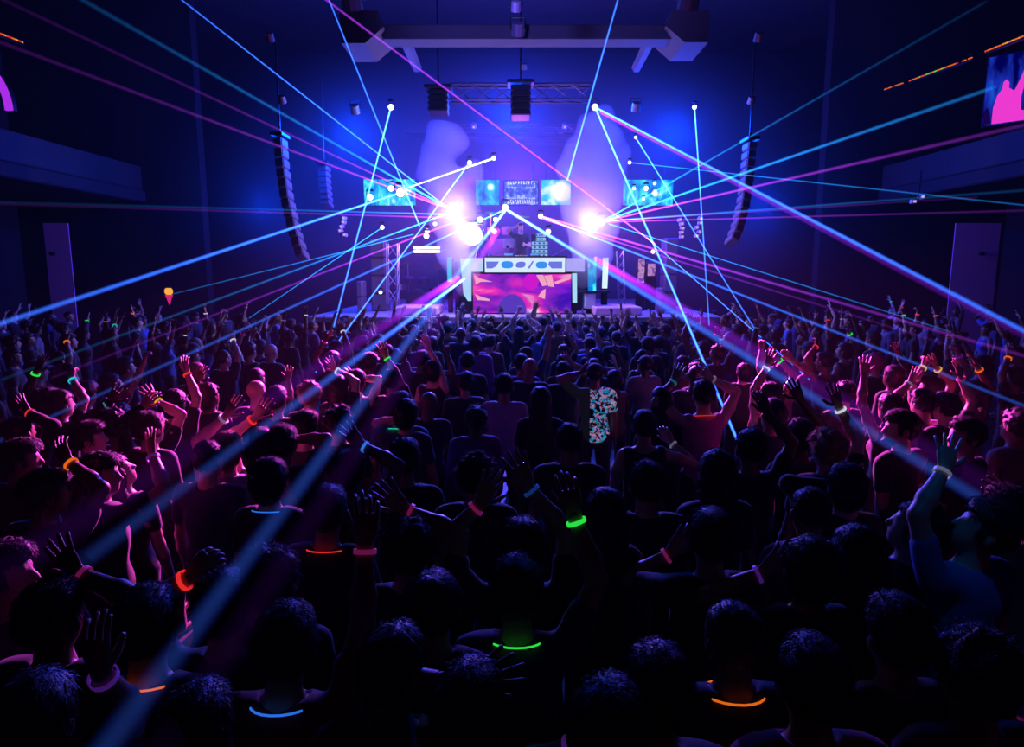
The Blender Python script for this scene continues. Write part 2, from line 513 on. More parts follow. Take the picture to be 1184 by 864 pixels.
    for sd, col in o['bands'].items():
        p, ax = bandpos[sd]
        mb = MB(); u = unit(np.cross(ax, [0.3, 1, .1])); w = np.cross(ax, u)
        pts = [p + (u * math.cos(t) + w * math.sin(t)) * .034 * s for t in np.linspace(0, 2 * math.pi, 15)[:-1]]
        V = []; Fc = []
        for q in pts:
            r = unit(q - p)
            for dx, dr in ((-.008, 0), (.008, 0), (.008, .004), (-.008, .004)): V.append(q + ax * dx * s + r * dr * s)
        m = len(pts)
        for i in range(m):
            j = (i + 1) % m
            for k in range(4): Fc.append((i*4+k, j*4+k, j*4+(k+1)%4, i*4+(k+1)%4))
        out['bands'][sd] = (V, Fc, col)
    if o['neck']:
        mb = MB(); c = T(0, -.012, 1.455); pts = []
        for t in np.linspace(0, 2 * math.pi, 21)[:-1]:
            pts.append(c + np.array([math.cos(t) * .098, math.sin(t) * .098 + .008, .018 * -math.sin(t) * 1.2]) * s)
        mb.tube(pts, .0036 * s, 6, closed=True)
        out['neck'] = (mb.v, mb.f, o['neck'])
    return out

GLOW = dict(green=(.03, 1, .08), red=(1, .03, .03), orange=(1, .17, .01), blue=(.03, .2, 1), cyan=(.02, .7, 1), teal=(.02, .8, .55), pink=(1, .05, .45),
            purple=(.35, .06, 1), yellow=(1, .5, .03), white=(.75, .8, 1))
def glow(c, dim=1.0):
    return emissive('glow_' + c + ('' if dim == 1 else '_%g' % dim), GLOW[c], .75 * dim)
def band_mat(c):
    if c.startswith('p_'):   # plain paper band
        n = c[2:]; return principled('paper_band_' + n, tuple(.15 + .8 * x for x in GLOW[n]), .45, emit=GLOW[n], es=.10)   # slight emission put in so the paper reads as lit
    return glow(c)

SKIN = {'light': (.55, .36, .28), 'tan': (.36, .20, .13), 'brown': (.17, .085, .05), 'deep': (.075, .038, .025)}
HAIRC = {'black': (.008, .007, .007), 'brown': (.035, .018, .010), 'blond': (.40, .26, .12), 'red': (.20, .05, .02), 'grey': (.3, .3, .3), 'pink': (.6, .08, .25)}
SHIRT = {'black': (.012, .012, .014), 'white': (.62, .62, .64), 'navy': (.02, .03, .10), 'grey': (.14, .14, .15), 'magenta': (.45, .07, .26), 'red': (.28, .02, .02),
         'blue': (.04, .12, .40), 'purple': (.16, .05, .26), 'green': (.03, .14, .07), 'olive': (.09, .08, .04), 'teal': (.03, .22, .26), 'brown': (.12, .06, .035), 'lilac': (.42, .30, .52)}
def skin_mat(k): return principled('skin_' + k, SKIN[k], .42, noise=.10, nscale=14)
def hair_mat(k): return principled('hair_' + k, HAIRC[k], .5, bump=.3, nscale=140)
def cloth_mat(k): return principled('cloth_' + k, SHIRT[k], .8, sheen=.25, noise=.12, nscale=9, bump=.25)

def mesh_of(name, V, Fc, mat, smooth=True):
    me = bpy.data.meshes.new(name)
    me.from_pydata(V.tolist() if isinstance(V, np.ndarray) else [tuple(map(float, v)) for v in V], [], Fc.tolist() if isinstance(Fc, np.ndarray) else Fc)
    me.update()
    if smooth: me.shade_smooth()
    me.materials.append(mat)
    return me

def make_person(loc, rz, parts, skin='tan', hair='black', shirt='black', trousers='black', shirt_mat=None):
    r = empty('person', loc, rz)
    def part(nm, V, Fc, m, sm=True):
        o = bpy.data.objects.new(nm, mesh_of(nm, V, Fc, m, sm)); C.objects.link(o); o.parent = r
        return o
    part('body', *parts['body'], skin_mat(skin))
    part('shirt', *parts['shirt'], shirt_mat or cloth_mat(shirt))
    part('trousers', *parts['trousers'], cloth_mat(trousers))
    if 'hair' in parts: part('hair', *parts['hair'], hair_mat(hair))
    if 'cap' in parts: part('cap', *parts['cap'], cloth_mat('black'))
    for V, Fc in parts.get('eyes', []): part('eye', V, Fc, principled('eyeball', (.5, .5, .5), .15))
    for sd, (V, Fc, c) in parts['bands'].items(): part('wristband', V, Fc, band_mat(c), False)
    if 'neck' in parts:
        V, Fc, c = parts['neck']; part('necklace', V, Fc, glow(c))
    return r

WRISTS = []
PEOPLE = []      # (x, y, px, py, short phrase, root, radius)
def facing(x, y, tx=0.2, ty=17.0): return math.atan2(-(tx - x), ty - y)

def hero(px, py, label, short, s=1.0, turn=0.0, arms=(), bands=None, dy=0.0, skin='tan', hairc='black', shirt='black', trousers='black', smat=None, **kw):
    """px, py: where the middle of the head is seen; arms: (side, wrist px, wrist py[, hand])"""
    CUTS = ('tee', 'tank', 'long', 'polo')
    cut = kw.pop('cut', 'tee')
    if shirt in CUTS: cut, shirt = shirt, 'black'
    kw['shirt'] = cut
    P = onz(px, py, 1.64 * s); x, y = float(P[0]), float(P[1])
    rz = facing(x, y) + turn
    Rz = np.array(Matrix.Rotation(-rz, 3, 'Z'))
    A = {}; Hn = {}
    for a in arms: WRISTS.append((a[1], a[2], y))
    sw = .158 if kw.get('sex') == 'f' else .180
    for a in arms:
        sd, wx, wy = a[:3]
        if len(a) > 3: Hn[sd] = a[3]
        S = np.array([(-sw if sd == 'L' else sw) * s, 0, 1.405 * s])
        best = None
        for k in range(-8, 17):
            off = k * .035
            Wp = Rz @ (at(wx, wy, y + off) - np.array([x, y, 0]))
            L = np.linalg.norm(Wp - S)
            cost = max(0, L - .52 * s) * 10 + max(0, .22 * s - L) * 6 + abs(off - .12) * .5
            if best is None or cost < best[0]: best = (cost, Wp)
        A[sd] = best[1]
    d = math.hypot(x, y)
    parts = person_parts(s=s, arms=A, hands=Hn, bands=bands or {}, h=.0115 if y < 6 else .015, nstr=2200 if y < 5 else 900 if y < 8 else 260, seed=len(PEOPLE), **kw)
    r = make_person((x, y, 0), rz, parts, skin, hairc, shirt, trousers, smat)
    tag(r, label, 'person', 'guests in the packed crowd')
    PEOPLE.append((x, y, px, py, short, r))
    return r
# ---------------------------------------------------------------- room
M_black = principled('painted_black', (.010, .010, .011), .7, noise=.3, nscale=3, bump=.1)
M_wall = principled('dark_wall', (.006, .0055, .007), .8, noise=.25, nscale=1.2, bump=.1)
M_floor = principled('concrete_floor', (.045, .04, .045), .45, noise=.3, nscale=2, bump=.1)
M_metal = principled('black_metal', (.03, .03, .033), .4, .7)
M_alu = principled('truss_aluminium', (.45, .45, .48), .35, .9)
M_deck = principled('stage_deck', (.35, .33, .38), .45, noise=.2, nscale=6)
M_plaster = principled('grey_plaster', (.07, .065, .08), .8, noise=.1, nscale=3)

def struct(name, mb, m, kind='structure'):
    o = mb.build(name, m); o['kind'] = kind; return o

struct('floor', MB().box((0, 10, -.1), (34, 38, .2)), M_floor)
struct('ceiling', MB().box((0, 10, 10.6), (34, 38, .2)), M_black)
struct('wall_left', MB().box((-15, 10, 5.2), (.3, 38, 10.6)), M_wall)
struct('wall_right', MB().box((15, 10, 5.2), (.3, 38, 10.6)), M_wall)
struct('wall_behind_stage', MB().box((0, 26.2, 5.2), (30, .3, 10.6)), M_wall)
struct('wall_back', MB().box((0, -7, 5.2), (30, .3, 10.6)), M_wall)
# walls either side of the stage opening
struct('wall_stage_left', MB().box((-12.1, 21.2, 5.2), (5.6, .4, 10.6)), M_wall)
struct('wall_stage_right', MB().box((12.1, 21.2, 5.2), (5.6, .4, 10.6)), M_wall)

# proscenium soffit: a pale plaster beam with two dropped boxes at its ends
Yp = 13.5
def XZ(px, py, Y): p = at(px, py, Y); return float(p[0]), float(p[2])
bm_ = MB()
x0, z0 = XZ(442, 45, Yp); x1, z1 = XZ(786, 28, Yp)
bm_.box(((x0 + x1) / 2, Yp + .25, (z0 + z1) / 2), (x1 - x0, .5, z1 - z0), bev=.02)
struct('trim_1', bm_, M_plaster)
for k, (a, b) in enumerate((((398, 55), (446, 18)), ((766, 54), (816, 18)))):
    xa, za = XZ(*a, Yp); xb, zb = XZ(*b, Yp)
    ou = [(xa, za), (xb - (0 if k else .35), za), (xb, za + .28), (xb - .1, zb), (xa, zb)] if k == 0 else [(xa, za + .28), (xa + .35, za), (xb, za), (xb, zb), (xa + .1, zb)]
    struct('trim_%d' % (k + 2), MB().prism(ou, Yp - .25, Yp + .9), M_plaster)
# slanting ribs running back from the soffit
for k, (a, b) in enumerate((((468, 46), (482, 78)), ((752, 46), (736, 78)))):
    pa = at(*a, Yp + .5); pb = at(*b, 17.0)
    struct('trim_%d' % (k + 4), MB().tube([pa, pb], .12, 6), M_plaster)
# upstage cross beams of the ceiling
for k, (py, Y) in enumerate(((150, 22.5), (163, 25.5))):
    xa, za = XZ(470 + 10 * k, py, Y); xb, _ = XZ(745 - 10 * k, py, Y)
    struct('trim_%d' % (k + 6), MB().box(((xa + xb) / 2, Y, za), (xb - xa, .2, .22)), M_black)

# side balconies
for sx, nm in ((-1, 'left'), (1, 'right')):
    mb = MB()
    mb.box((sx * 12.95, 14.5, 4.95), (4.0, 13.0, .35), bev=.04)
    o = struct('trim_balcony_' + nm, mb, M_wall)
    mb = MB().box((sx * 11.1, 14.5, 5.48), (.12, 13.0, .68), bev=.02)
    struct('trim_parapet_' + nm, mb, M_black)

# red-violet acoustic panels on the walls beside the stage
for sx, pa, pb, lab in ((-1, (50, 258), (87, 345), 'tall reddish violet wall panel under the left balcony'), (1, (1105, 258), (1148, 348), 'tall violet wall panel under the right balcony')):
    Y = 19.6
    xa, za = XZ(*pa, Y); xb, zb = XZ(*pb, Y)
    r = empty('wall_panel', ((xa + xb) / 2, Y, .0)); tag(r, lab, 'wall panel')
    h = za - .3
    MB().box((0, 0, .3 + h / 2), (xb - xa, .03, h)).build('board', principled('panel_fabric', (.85, .30, .60), .85, noise=.15), r)
    MB().box((0, .1, .15), (xb - xa + .1, .5, .3), bev=.02).build('foot', M_metal, r)
    MB().box((.12 * sx, -.09, h - .55), (.16, .08, .1), bev=.02).build('wall_light', M_metal, r)

# ---------------------------------------------------------------- stage
ZS = 1.68            # stage floor
mb = MB().box((0.1, 21.1, ZS / 2), (9.9, 9.8, ZS), bev=.02)
so = mb.build('stage_platform', M_deck); tag(so, 'wide pale stage platform with lilac floor across the back of the hall', 'stage')
r = empty('stage_skirt', (0.1, 16.12, 0)); tag(r, 'dark skirt panels hung along the front edge of the stage', 'stage skirt')
for i in range(6):
    MB().box((-4.1 + 1.64 * i, 0, .79), (1.60, .06, 1.56), bev=.01).build('panel', M_black, r)
# lifted walkway edges on both sides
for a, b, lab in (((455, 353), (506, 361), 'low pink lit riser left of the booth in front of the drum kit'), ((688, 352), (742, 362), 'low lilac riser right of the booth with a curved front')):
    xa, _ = XZ(*a, 16.6); xb, _ = XZ(*b, 16.6)
    r = empty('stage_riser', ((xa + xb) / 2, 17.3, ZS)); tag(r, lab, 'riser')
    MB().box((0, 0, .11), (xb - xa, 1.5, .2), bev=.03).build('top', principled('riser_pale', (.75, .42, .62), .5), r)
    MB().box((0, 0, .0), (xb - xa - .1, 1.4, .06)).build('base', M_metal, r)

# booth ------------------------------------------------------------
def node_screen(name, build):
    m = bpy.data.materials.new(name); m.use_nodes = True; nt = m.node_tree; nt.nodes.clear()
    out = nt.nodes.new('ShaderNodeOutputMaterial'); e = nt.nodes.new('ShaderNodeEmission'); tc = nt.nodes.new('ShaderNodeTexCoord')
    nt.links.new(e.outputs[0], out.inputs[0]); build(nt, tc, e); m.cycles.emission_sampling = 'NONE'
    return m
def ramp(nt, fac, stops, interp='LINEAR'):
    r = nt.nodes.new('ShaderNodeValToRGB'); r.color_ramp.interpolation = interp
    el = r.color_ramp.elements
    while len(el) < len(stops): el.new(.5)
    for e, (p, c) in zip(el, stops): e.position = p; e.color = (*c, 1)
    nt.links.new(fac, r.inputs[0]); return r
def tex(nt, tc, kind, scale, detail=3, mapping=None, dist=0, w=0):
    mp = nt.nodes.new('ShaderNodeMapping'); nt.links.new(tc.outputs['Object'], mp.inputs[0])
    mp.inputs['Scale'].default_value = mapping or (1, 1, 1); mp.inputs['Location'].default_value = (w, 0, w * .7)
    t = nt.nodes.new({'noise': 'ShaderNodeTexNoise', 'vor': 'ShaderNodeTexVoronoi', 'wave': 'ShaderNodeTexWave'}[kind])
    t.inputs['Scale'].default_value = scale
    if kind != 'vor': t.inputs['Detail'].default_value = detail; t.inputs['Distortion'].default_value = dist
    nt.links.new(mp.outputs[0], t.inputs[0]); return t
def mixc(nt, fac, a, b, mode='MIX'):
    m = nt.nodes.new('ShaderNodeMix'); m.data_type = 'RGBA'; m.blend_type = mode
    for s, v in ((0, fac), (6, a), (7, b)):
        if isinstance(v, (int, float)): m.inputs[s].default_value = v
        elif isinstance(v, tuple): m.inputs[s].default_value = (*v, 1)
        else: nt.links.new(v, m.inputs[s])
    return m.outputs[2]

def cyan_screen(name, w, white=.66):
    def b(nt, tc, e):
        n = tex(nt, tc, 'noise', 2.2, 6, (1.6, 1, 1), .6, w)
        r = ramp(nt, n.outputs['Fac'], [(.30, (.0, .06, .42)), (.45, (.0, .25, .62)), (.56, (.03, .62, .80)), (.64, (.15, .85, .9)), (.72, (.8, .95, 1))])
        v = tex(nt, tc, 'vor', 1.7, w=w + 3)
        r2 = ramp(nt, v.outputs['Distance'], [(.10, (1, .95, 1)), (.22, (0, 0, 0))])
        c = mixc(nt, 1.0, r.outputs[0], r2.outputs[0], 'ADD')
        st = tex(nt, tc, 'noise', 9, 2, (2.2, 1, .35), 0, w)
        c = mixc(nt, 1.0, c, ramp(nt, st.outputs['Fac'], [(.3, (.55, .55, .6)), (.7, (1.15, 1.1, 1.1))]).outputs[0], 'MULTIPLY')
        nt.links.new(c, e.inputs[0]); e.inputs[1].default_value = 1.5
    return node_screen(name, b)

def screen_thing(pxa, pya, pxb, pyb, Y, mat, label, name='video_screen', depth=.12, group=None):
    xa, za = XZ(pxa, pya, Y); xb, zb = XZ(pxb, pyb, Y)
    r = empty(name, ((xa + xb) / 2, Y, (za + zb) / 2)); tag(r, label, 'video screen', group)
    w, h = xb - xa, za - zb
    MB().box((0, depth / 2 + .012, 0), (w + .04, depth, h + .04), bev=.01).build('housing', M_metal, r)
    MB().box((0, 0, 0), (w, .02, h)).build('display', mat, r)
    for sx in (-.35, .35):
        MB().tube([(w * sx, depth * .6, h / 2), (w * sx, depth * .6, h / 2 + .5)], .015, 6).build('hanging_bracket', M_metal, r)
    return r, w, h
YS = 20.0
screen_thing(420.5, 207.5, 480.5, 237.5, YS, cyan_screen('screen_cyan_a', 0), 'wide cyan video screen hanging at the left of the stage')
screen_thing(721, 208, 777.5, 237.5, YS, cyan_screen('screen_cyan_b', 5), 'wide cyan video screen hanging at the right of the stage')
screen_thing(550, 208, 577.5, 237, YS, cyan_screen('screen_cyan_c', 9), 'small cyan video screen with white patches above the booth, left of the lettered one')
def white_blob(nt, tc, e):
    n = tex(nt, tc, 'noise', 2.5, 5, (1.2, 1, 1), .5, 2)
    r = ramp(nt, n.outputs['Fac'], [(.35, (.0, .30, .62)), (.5, (.05, .62, .82)), (.62, (.7, .9, .95))])
    mp = nt.nodes.new('ShaderNodeMapping'); nt.links.new(tc.outputs['Object'], mp.inputs[0]); mp.inputs['Location'].default_value = (-.15, 0, -.02); 
    g = nt.nodes.new('ShaderNodeVectorMath'); g.operation = 'LENGTH'; nt.links.new(mp.outputs[0], g.inputs[0])
    a = ramp(nt, g.outputs['Value'], [(.20, (1, 1, 1)), (.34, (0, 0, 0))])
    nt.links.new(mixc(nt, a.outputs[0], r.outputs[0], (1, .98, 1)), e.inputs[0]); e.inputs[1].default_value = 1.2
screen_thing(626, 208, 659.5, 237, YS, node_screen('screen_white_disc', white_blob), 'small video screen with a big white disc above the booth')
def blue_let(nt, tc, e):
    n = tex(nt, tc, 'noise', 9, 4, (1, 1, 1), .2, 1)
    r = ramp(nt, n.outputs['Fac'], [(.42, (.03, .06, .55)), (.58, (.12, .22, .9)), (.68, (.5, .7, 1))])
    nt.links.new(r.outputs[0], e.inputs[0]); e.inputs[1].default_value = .95
r, w, h = screen_thing(583, 209, 622, 237, YS, node_screen('screen_blue', blue_let), 'central blue video screen with rows of small white lettering')
mb = MB(); rr = random.Random(4)
for row, (zz, hh, n) in enumerate(((.30, .10, 11), (.15, .06, 14), (-.16, .05, 17), (-.25, .09, 12), (-.31, .05, 16))):
    for i in range(n):
        if row == 1 and 4 < i < 9: continue
        x = -w * .42 + w * .84 * (i + .5) / n
        cw = w * .84 / n
        mb.box((x, -.014, zz * h / .72), (cw * rr.uniform(.18, .3), .006, hh * rr.uniform(.8, 1)))
        mb.box((x + cw * .22, -.014, zz * h / .72 + hh * .3 * rr.choice((-1, 0, 1))), (cw * .4, .006, hh * .25))
mb.build('lettering', emissive('letter_white', (.85, .9, 1), 1.15), r)

# side hall screen, turned in towards the floor
def magenta_show(nt, tc, e):
    n = tex(nt, tc, 'noise', 1.3, 5, (3, 3, .8), .3, 4)
    r = ramp(nt, n.outputs['Fac'], [(.40, (.0, .0, .10)), (.55, (.01, .03, .50)), (.75, (.01, .12, .8))])
    nt.links.new(r.outputs[0], e.inputs[0]); e.inputs[1].default_value = .8
pA = at(1148, 67, 18.2); pB = at(1139, 146, 18.2); 
wS = 2.6; r = empty('side_screen', (float(pA[0] - .1), 18.2, float((pA[2] + pB[2]) / 2)), math.radians(-48)); tag(r, 'big side screen showing a magenta performer high on the right wall', 'video screen')
hS = float(pA[2] - pB[2])
MB().box((wS / 2, .1, 0), (wS + .08, .16, hS + .08), bev=.01).build('housing', M_metal, r)
MB().box((wS / 2, .0, 0), (wS, .02, hS)).build('display', node_screen('screen_side', magenta_show), r)
fig = [(.95, -.88), (.95, -.45), (1.05, -.15), (1.2, .0), (1.22, .18), (1.32, .25), (1.42, .16), (1.42, .02), (1.62, -.08), (1.8, .25), (1.95, .6), (2.02, .57), (1.95, .1), (1.85, -.3), (1.9, -.6), (2.3, -.7), (2.5, -.88)]
MB().prism([((x - .62) * .62, z * hS / 1.8) for x, z in fig], -.022, -.012).build('performer_picture', emissive('show_magenta', (1, .05, .75), .85), r)
MB().prism([(x, z * hS / 1.8) for x, z in [(.02, -.86), (.03, -.5), (.08, -.42), (.14, -.55), (.18, -.86)]], -.022, -.012).build('picture_shape', emissive('show_dark', (.01, .0, .06), 1), r)
# left hall screen edge
pA = at(-2, 80, 16.5)
r = empty('curved_screen', (float(pA[0]), 16.5, float(pA[2]) - .55)); tag(r, 'curved magenta light strip at the left edge under the balcony ceiling', 'light strip')
arc = [(math.cos(t) * .9 - .75, 0, math.sin(t) * 1.15 - .35) for t in np.linspace(.0, 1.25, 12)]
MB().tube(arc, .085, 8).build('glowing_tube', emissive('tube_magenta', (.45, .03, .9), .9), r)
MB().tube([(x, .12, z) for x, y, z in arc], .1, 8).build('backing', M_metal, r)

# booth front
YB = 17.2
def blk(pa, pb, Y, d=.06):
    xa, za = XZ(*pa, Y); xb, zb = XZ(*pb, Y); return ((xa + xb) / 2, Y + d / 2, (za + zb) / 2), (xb - xa, d, za - zb)
booth = empty('stage_booth', (0.25, 18.0, ZS)); tag(booth, 'tall performance booth clad in glowing panels at the middle of the stage', 'booth')
def bpart(nm, c, d, m, bev=0, par=booth):
    o = MB().box((c[0] - .25, c[1] - 18.0, c[2] - ZS), d, bev=bev).build(nm, m, par); return o
xa, za = XZ(540, 316, YB); xb, zb = XZ(664, 316, YB)
bpart('body', ((xa + xb) / 2, YB + 1.1, (za + ZS) / 2), (xb - xa, 1.9, za - ZS), M_black, .02)
xl, zt = XZ(533, 297, YB); xr, zt2 = XZ(676, 297, YB)
bpart('deck', ((xl + xr) / 2, YB + 1.0, zt - .10), (xr - xl, 1.7, .06), M_metal, .01)
def pinkwall(nt, tc, e):
    n = tex(nt, tc, 'noise', 1.25, 7, (.55, 1, 1.7), .9, 1.3)
    r = ramp(nt, n.outputs['Fac'], [(.34, (.08, .01, .42)), (.44, (.35, .02, .60)), (.51, (.80, .02, .50)), (.57, (1, .05, .52)), (.62, (1, .38, .65)), (.68, (1, .9, .85))])
    v = tex(nt, tc, 'noise', .55, 2, (1, 1, .6), .3, 6.2)
    r2 = ramp(nt, v.outputs['Fac'], [(.46, (1, 1, 1)), (.60, (.30, .22, 1.15))])
    nt.links.new(mixc(nt, 1.0, r.outputs[0], r2.outputs[0], 'MULTIPLY'), e.inputs[0]); e.inputs[1].default_value = .95
c, d = blk((547, 317), (660, 362), YB - .02)
pw = bpart('led_wall', c, d, node_screen('led_pink', pinkwall))
# pictures on the led wall: disc, rays
def picture(nm, outline, col, s, par, loc=None):
    """outline in picture pixels on the led wall plane"""
    P = [XZ(x, y, YB - .05) for x, y in outline]
    mb = MB().prism([(x - .25, z - ZS) for x, z in P], YB - .05 - 18, YB - .042 - 18)
    return mb.build(nm, emissive(col[0], col[1], s), par)
disc = [(614 + 9 * math.cos(t), 326 + 9.5 * math.sin(t)) for t in np.linspace(0, 2 * math.pi, 17)[:-1]]
picture('led_disc', disc, ('led_magenta', (.75, .01, .75)), .8, pw)
picture('led_ray', [(620, 318), (628, 318), (633, 330), (627, 331)], ('led_peach', (1, .42, .58)), .9, pw)
picture('led_ray', [(629, 319), (638, 318), (641, 332), (634, 331)], ('led_peach', (1, .42, .58)), .9, pw)
picture('led_ray', [(641, 326), (659, 320), (659, 323), (642, 329)], ('led_peach', (1, .42, .58)), .9, pw)
picture('led_ray', [(548, 318), (555, 322), (570, 326), (556, 326), (550, 329)], ('led_peach', (1, .42, .58)), .9, pw)
picture('led_ray', [(549, 340), (556, 343), (566, 346), (566, 348), (552, 347)], ('led_peach', (1, .42, .58)), .9, pw)
picture('led_ray', [(627, 336), (631, 334), (630, 346), (622, 343)], ('led_peach', (1, .42, .58)), .9, pw)
dome = [(592 + 17 * math.cos(t), 362 - 22 * math.sin(t)) for t in np.linspace(0, math.pi, 14)]
picture('led_dome', dome, ('led_violet', (.12, .05, .62)), .8, pw)
# white facia in three sections with blue shapes
c, d = blk((560.5, 298), (653.5, 315), YB - .12, .10)
ff = bpart('facia_frame', (c[0], c[1] + .06, c[2]), (d[0] + .09, .1, d[2] + .09), M_metal)
fc = bpart('facia_screen', c, (d[0], .04, d[2]), emissive('facia_white', (.66, .82, 1.0), 1.05))
def fpic(outline, key, col, s, nm='facia_shape'):
    P = [XZ(x, y, YB - .15) for x, y in outline]
    mb = MB().prism([(x - .25, z - ZS) for x, z in P], YB - .155 - 18, YB - .085 - 18); mb.build(nm, emissive(key, col, s), fc)
def oval(cx, cy, a, b, sk=0): return [(cx + a * math.copysign(abs(math.cos(t)) ** .8, math.cos(t)) + sk * math.sin(t), cy + b * math.copysign(abs(math.sin(t)) ** .8, math.sin(t))) for t in np.linspace(0, 2 * math.pi, 21)[:-1]]
fpic([(562, 302.5), (577, 302.5), (573.5, 308), (569, 310.5), (562.5, 310.5)], 'facia_violet', (.17, .20, .85), .9)
fpic(oval(586.5, 306.2, 7, 4.2), 'facia_blue', (.04, .30, .92), .95)
fpic(oval(602, 306.2, 5.6, 3.6, -1), 'facia_violet', (.17, .20, .85), .9)
fpic([(615.5, 302), (617.5, 302), (612.5, 310.5), (610, 310.5)], 'facia_violet', (.17, .20, .85), .9)
fpic(oval(626.3, 306.5, 6.6, 4), 'facia_blue', (.04, .30, .92), .95)
fpic([(635, 302.5), (650, 302.5), (650, 310.5), (638, 310.5), (634, 306)], 'facia_violet', (.17, .20, .85), .9)
c, d = blk((545, 298.5), (558.8, 314.3), YB - .1, .08); bpart('facia_screen', c, d, emissive('facia_side', (.55, .72, 1.0), .85))
c, d = blk((655, 298.5), (676, 314.3), YB - .1, .08); bpart('facia_screen', c, d, emissive('facia_side_lilac', (.45, .42, 1.0), .9))

# glowing columns beside the booth
def column(pts, Y, mat, label, nm='light_column'):
    P = [XZ(x, y, Y) for x, y in pts]
    cx = sum(p[0] for p in P) / len(P); zb = ZS
    r = empty(nm, (cx, Y, zb)); tag(r, label, 'light column')
    MB().prism([(x - cx, z - zb) for x, z in P], -.04, .0).build('glowing_face', mat, r)
    xs = [p[0] - cx for p in P]; zs = [p[1] - zb for p in P]
    MB().box(((min(xs) + max(xs)) / 2, .12, max(zs) / 2), (max(xs) - min(xs), .2, max(zs)), bev=.02).build('case', M_metal, r)
    return r
ice = emissive('column_ice', (.42, .74, 1.0), .95)
column([(532, 299), (545, 299), (545, 348), (541, 348), (536, 340)], YB + .1, ice, 'tapering ice-blue light column at the left corner of the booth')
column([(661.5, 316), (667, 316), (667, 350), (662, 350)], YB + .1, ice, 'narrow ice-blue light column at the right end of the pink wall')
column([(517, 297.5), (522.5, 297.5), (522.5, 326), (517.5, 326)], YB + .6, emissive('column_cyan', (.02, .60, .95), .95), 'short cyan light column standing furthest left beside the booth')
column([(679.5, 297), (689.5, 297), (689, 336), (680, 336)], YB + .3, cyan_screen('column_teal', 3), 'teal patterned light column right of the booth on a white box')
column([(697, 298), (703.5, 298), (702, 333.5), (696, 333.5)], YB + .5, emissive('column_white', (.66, .86, 1.0), 1.1), 'slim white light column furthest right beside the booth')
c, d = blk((676, 339), (688.5, 357), YB, .5)
r = empty('plinth', (c[0], c[1], c[2] - d[2] / 2)); tag(r, 'small pale box plinth under the teal column', 'plinth')
MB().box((0, 0, d[2] / 2), d, bev=.02).build('box', principled('plinth_white', (.6, .65, .75), .5), r)
MB().box((.1, 0, d[2] + .03), (d[0] + .5, d[1] + .2, .05), bev=.01).build('tray', M_metal, r)

# double white tube lights left
xa, za = XZ(478, 285.5, 19); xb, zb = XZ(509, 292.8, 19)
r = empty('tube_light', ((xa + xb) / 2, 19, zb)); tag(r, 'twin white tube light hung at the left of the stage', 'tube light')
for k in (0, 1): MB().box((0, 0, .045 + k * .1), (xb - xa, .06, .075), bev=.02).build('tube', emissive('tube_white', (1, .86, 1), 2.2), r)
MB().box((0, .08, .09), (xb - xa + .06, .06, .24), bev=.01).build('bracket', M_metal, r)
MB().tube([((xb - xa) / 2, .08, .09), ((xb - xa) / 2 + .3, .08, .09)], .02, 6).build('arm', M_metal, r)

# tables and gear on the booth
ZD = XZ(600, 297, YB)[1] - .07
def gear(nm, px, w, d, h, Y, lab, mats, extra):
    x = float(at(px, 300, Y)[0]); r = empty(nm, (x, Y, ZD)); tag(r, lab, 'equipment'); extra(r, w, d, h); return r
def mixer(r, w, d, h):
    MB().box((0, 0, h / 2), (w, d, h), bev=.01).build('case', M_metal, r)
    for i in range(6): MB().lathe([(.018, 0), (.016, .02), (.002, .022)], (-w * .38 + i * w * .15, -.05, h), 8).build('knob', principled('knob_grey', (.3, .3, .3), .4), r)
    for i in range(4): MB().box((-w * .3 + i * w * .2, .08, h + .008), (.02, .035, .016)).build('fader', principled('knob_grey', (.3, .3, .3), .4), r)
def player(r, w, d, h):
    MB().box((0, 0, h / 2), (w, d, h), bev=.01).build('case', M_metal, r)
    MB().lathe([(.11, 0), (.11, .015), (.10, .022), (.04, .022), (.002, .018)], (0, -.03, h), 20).build('jog_wheel', principled('jog', (.2, .2, .22), .3, .6), r)
    MB().box((0, .14, h + .03), (w * .6, .02, .07), Matrix.Rotation(-.5, 3, 'X')).build('display', emissive('deck_display', (.1, .4, 1), .9), r)
gear('disc_player', 588, .34, .40, .10, 17.75, 'black deck player on the booth in front of the performer, left of the mixer', None, player)
gear('disc_player', 618, .34, .40, .10, 17.75, 'black deck player on the booth in front of the performer, right of the mixer', None, player)
gear('mixer', 603, .36, .42, .10, 17.75, 'black audio mixer between the two deck players', None, mixer)

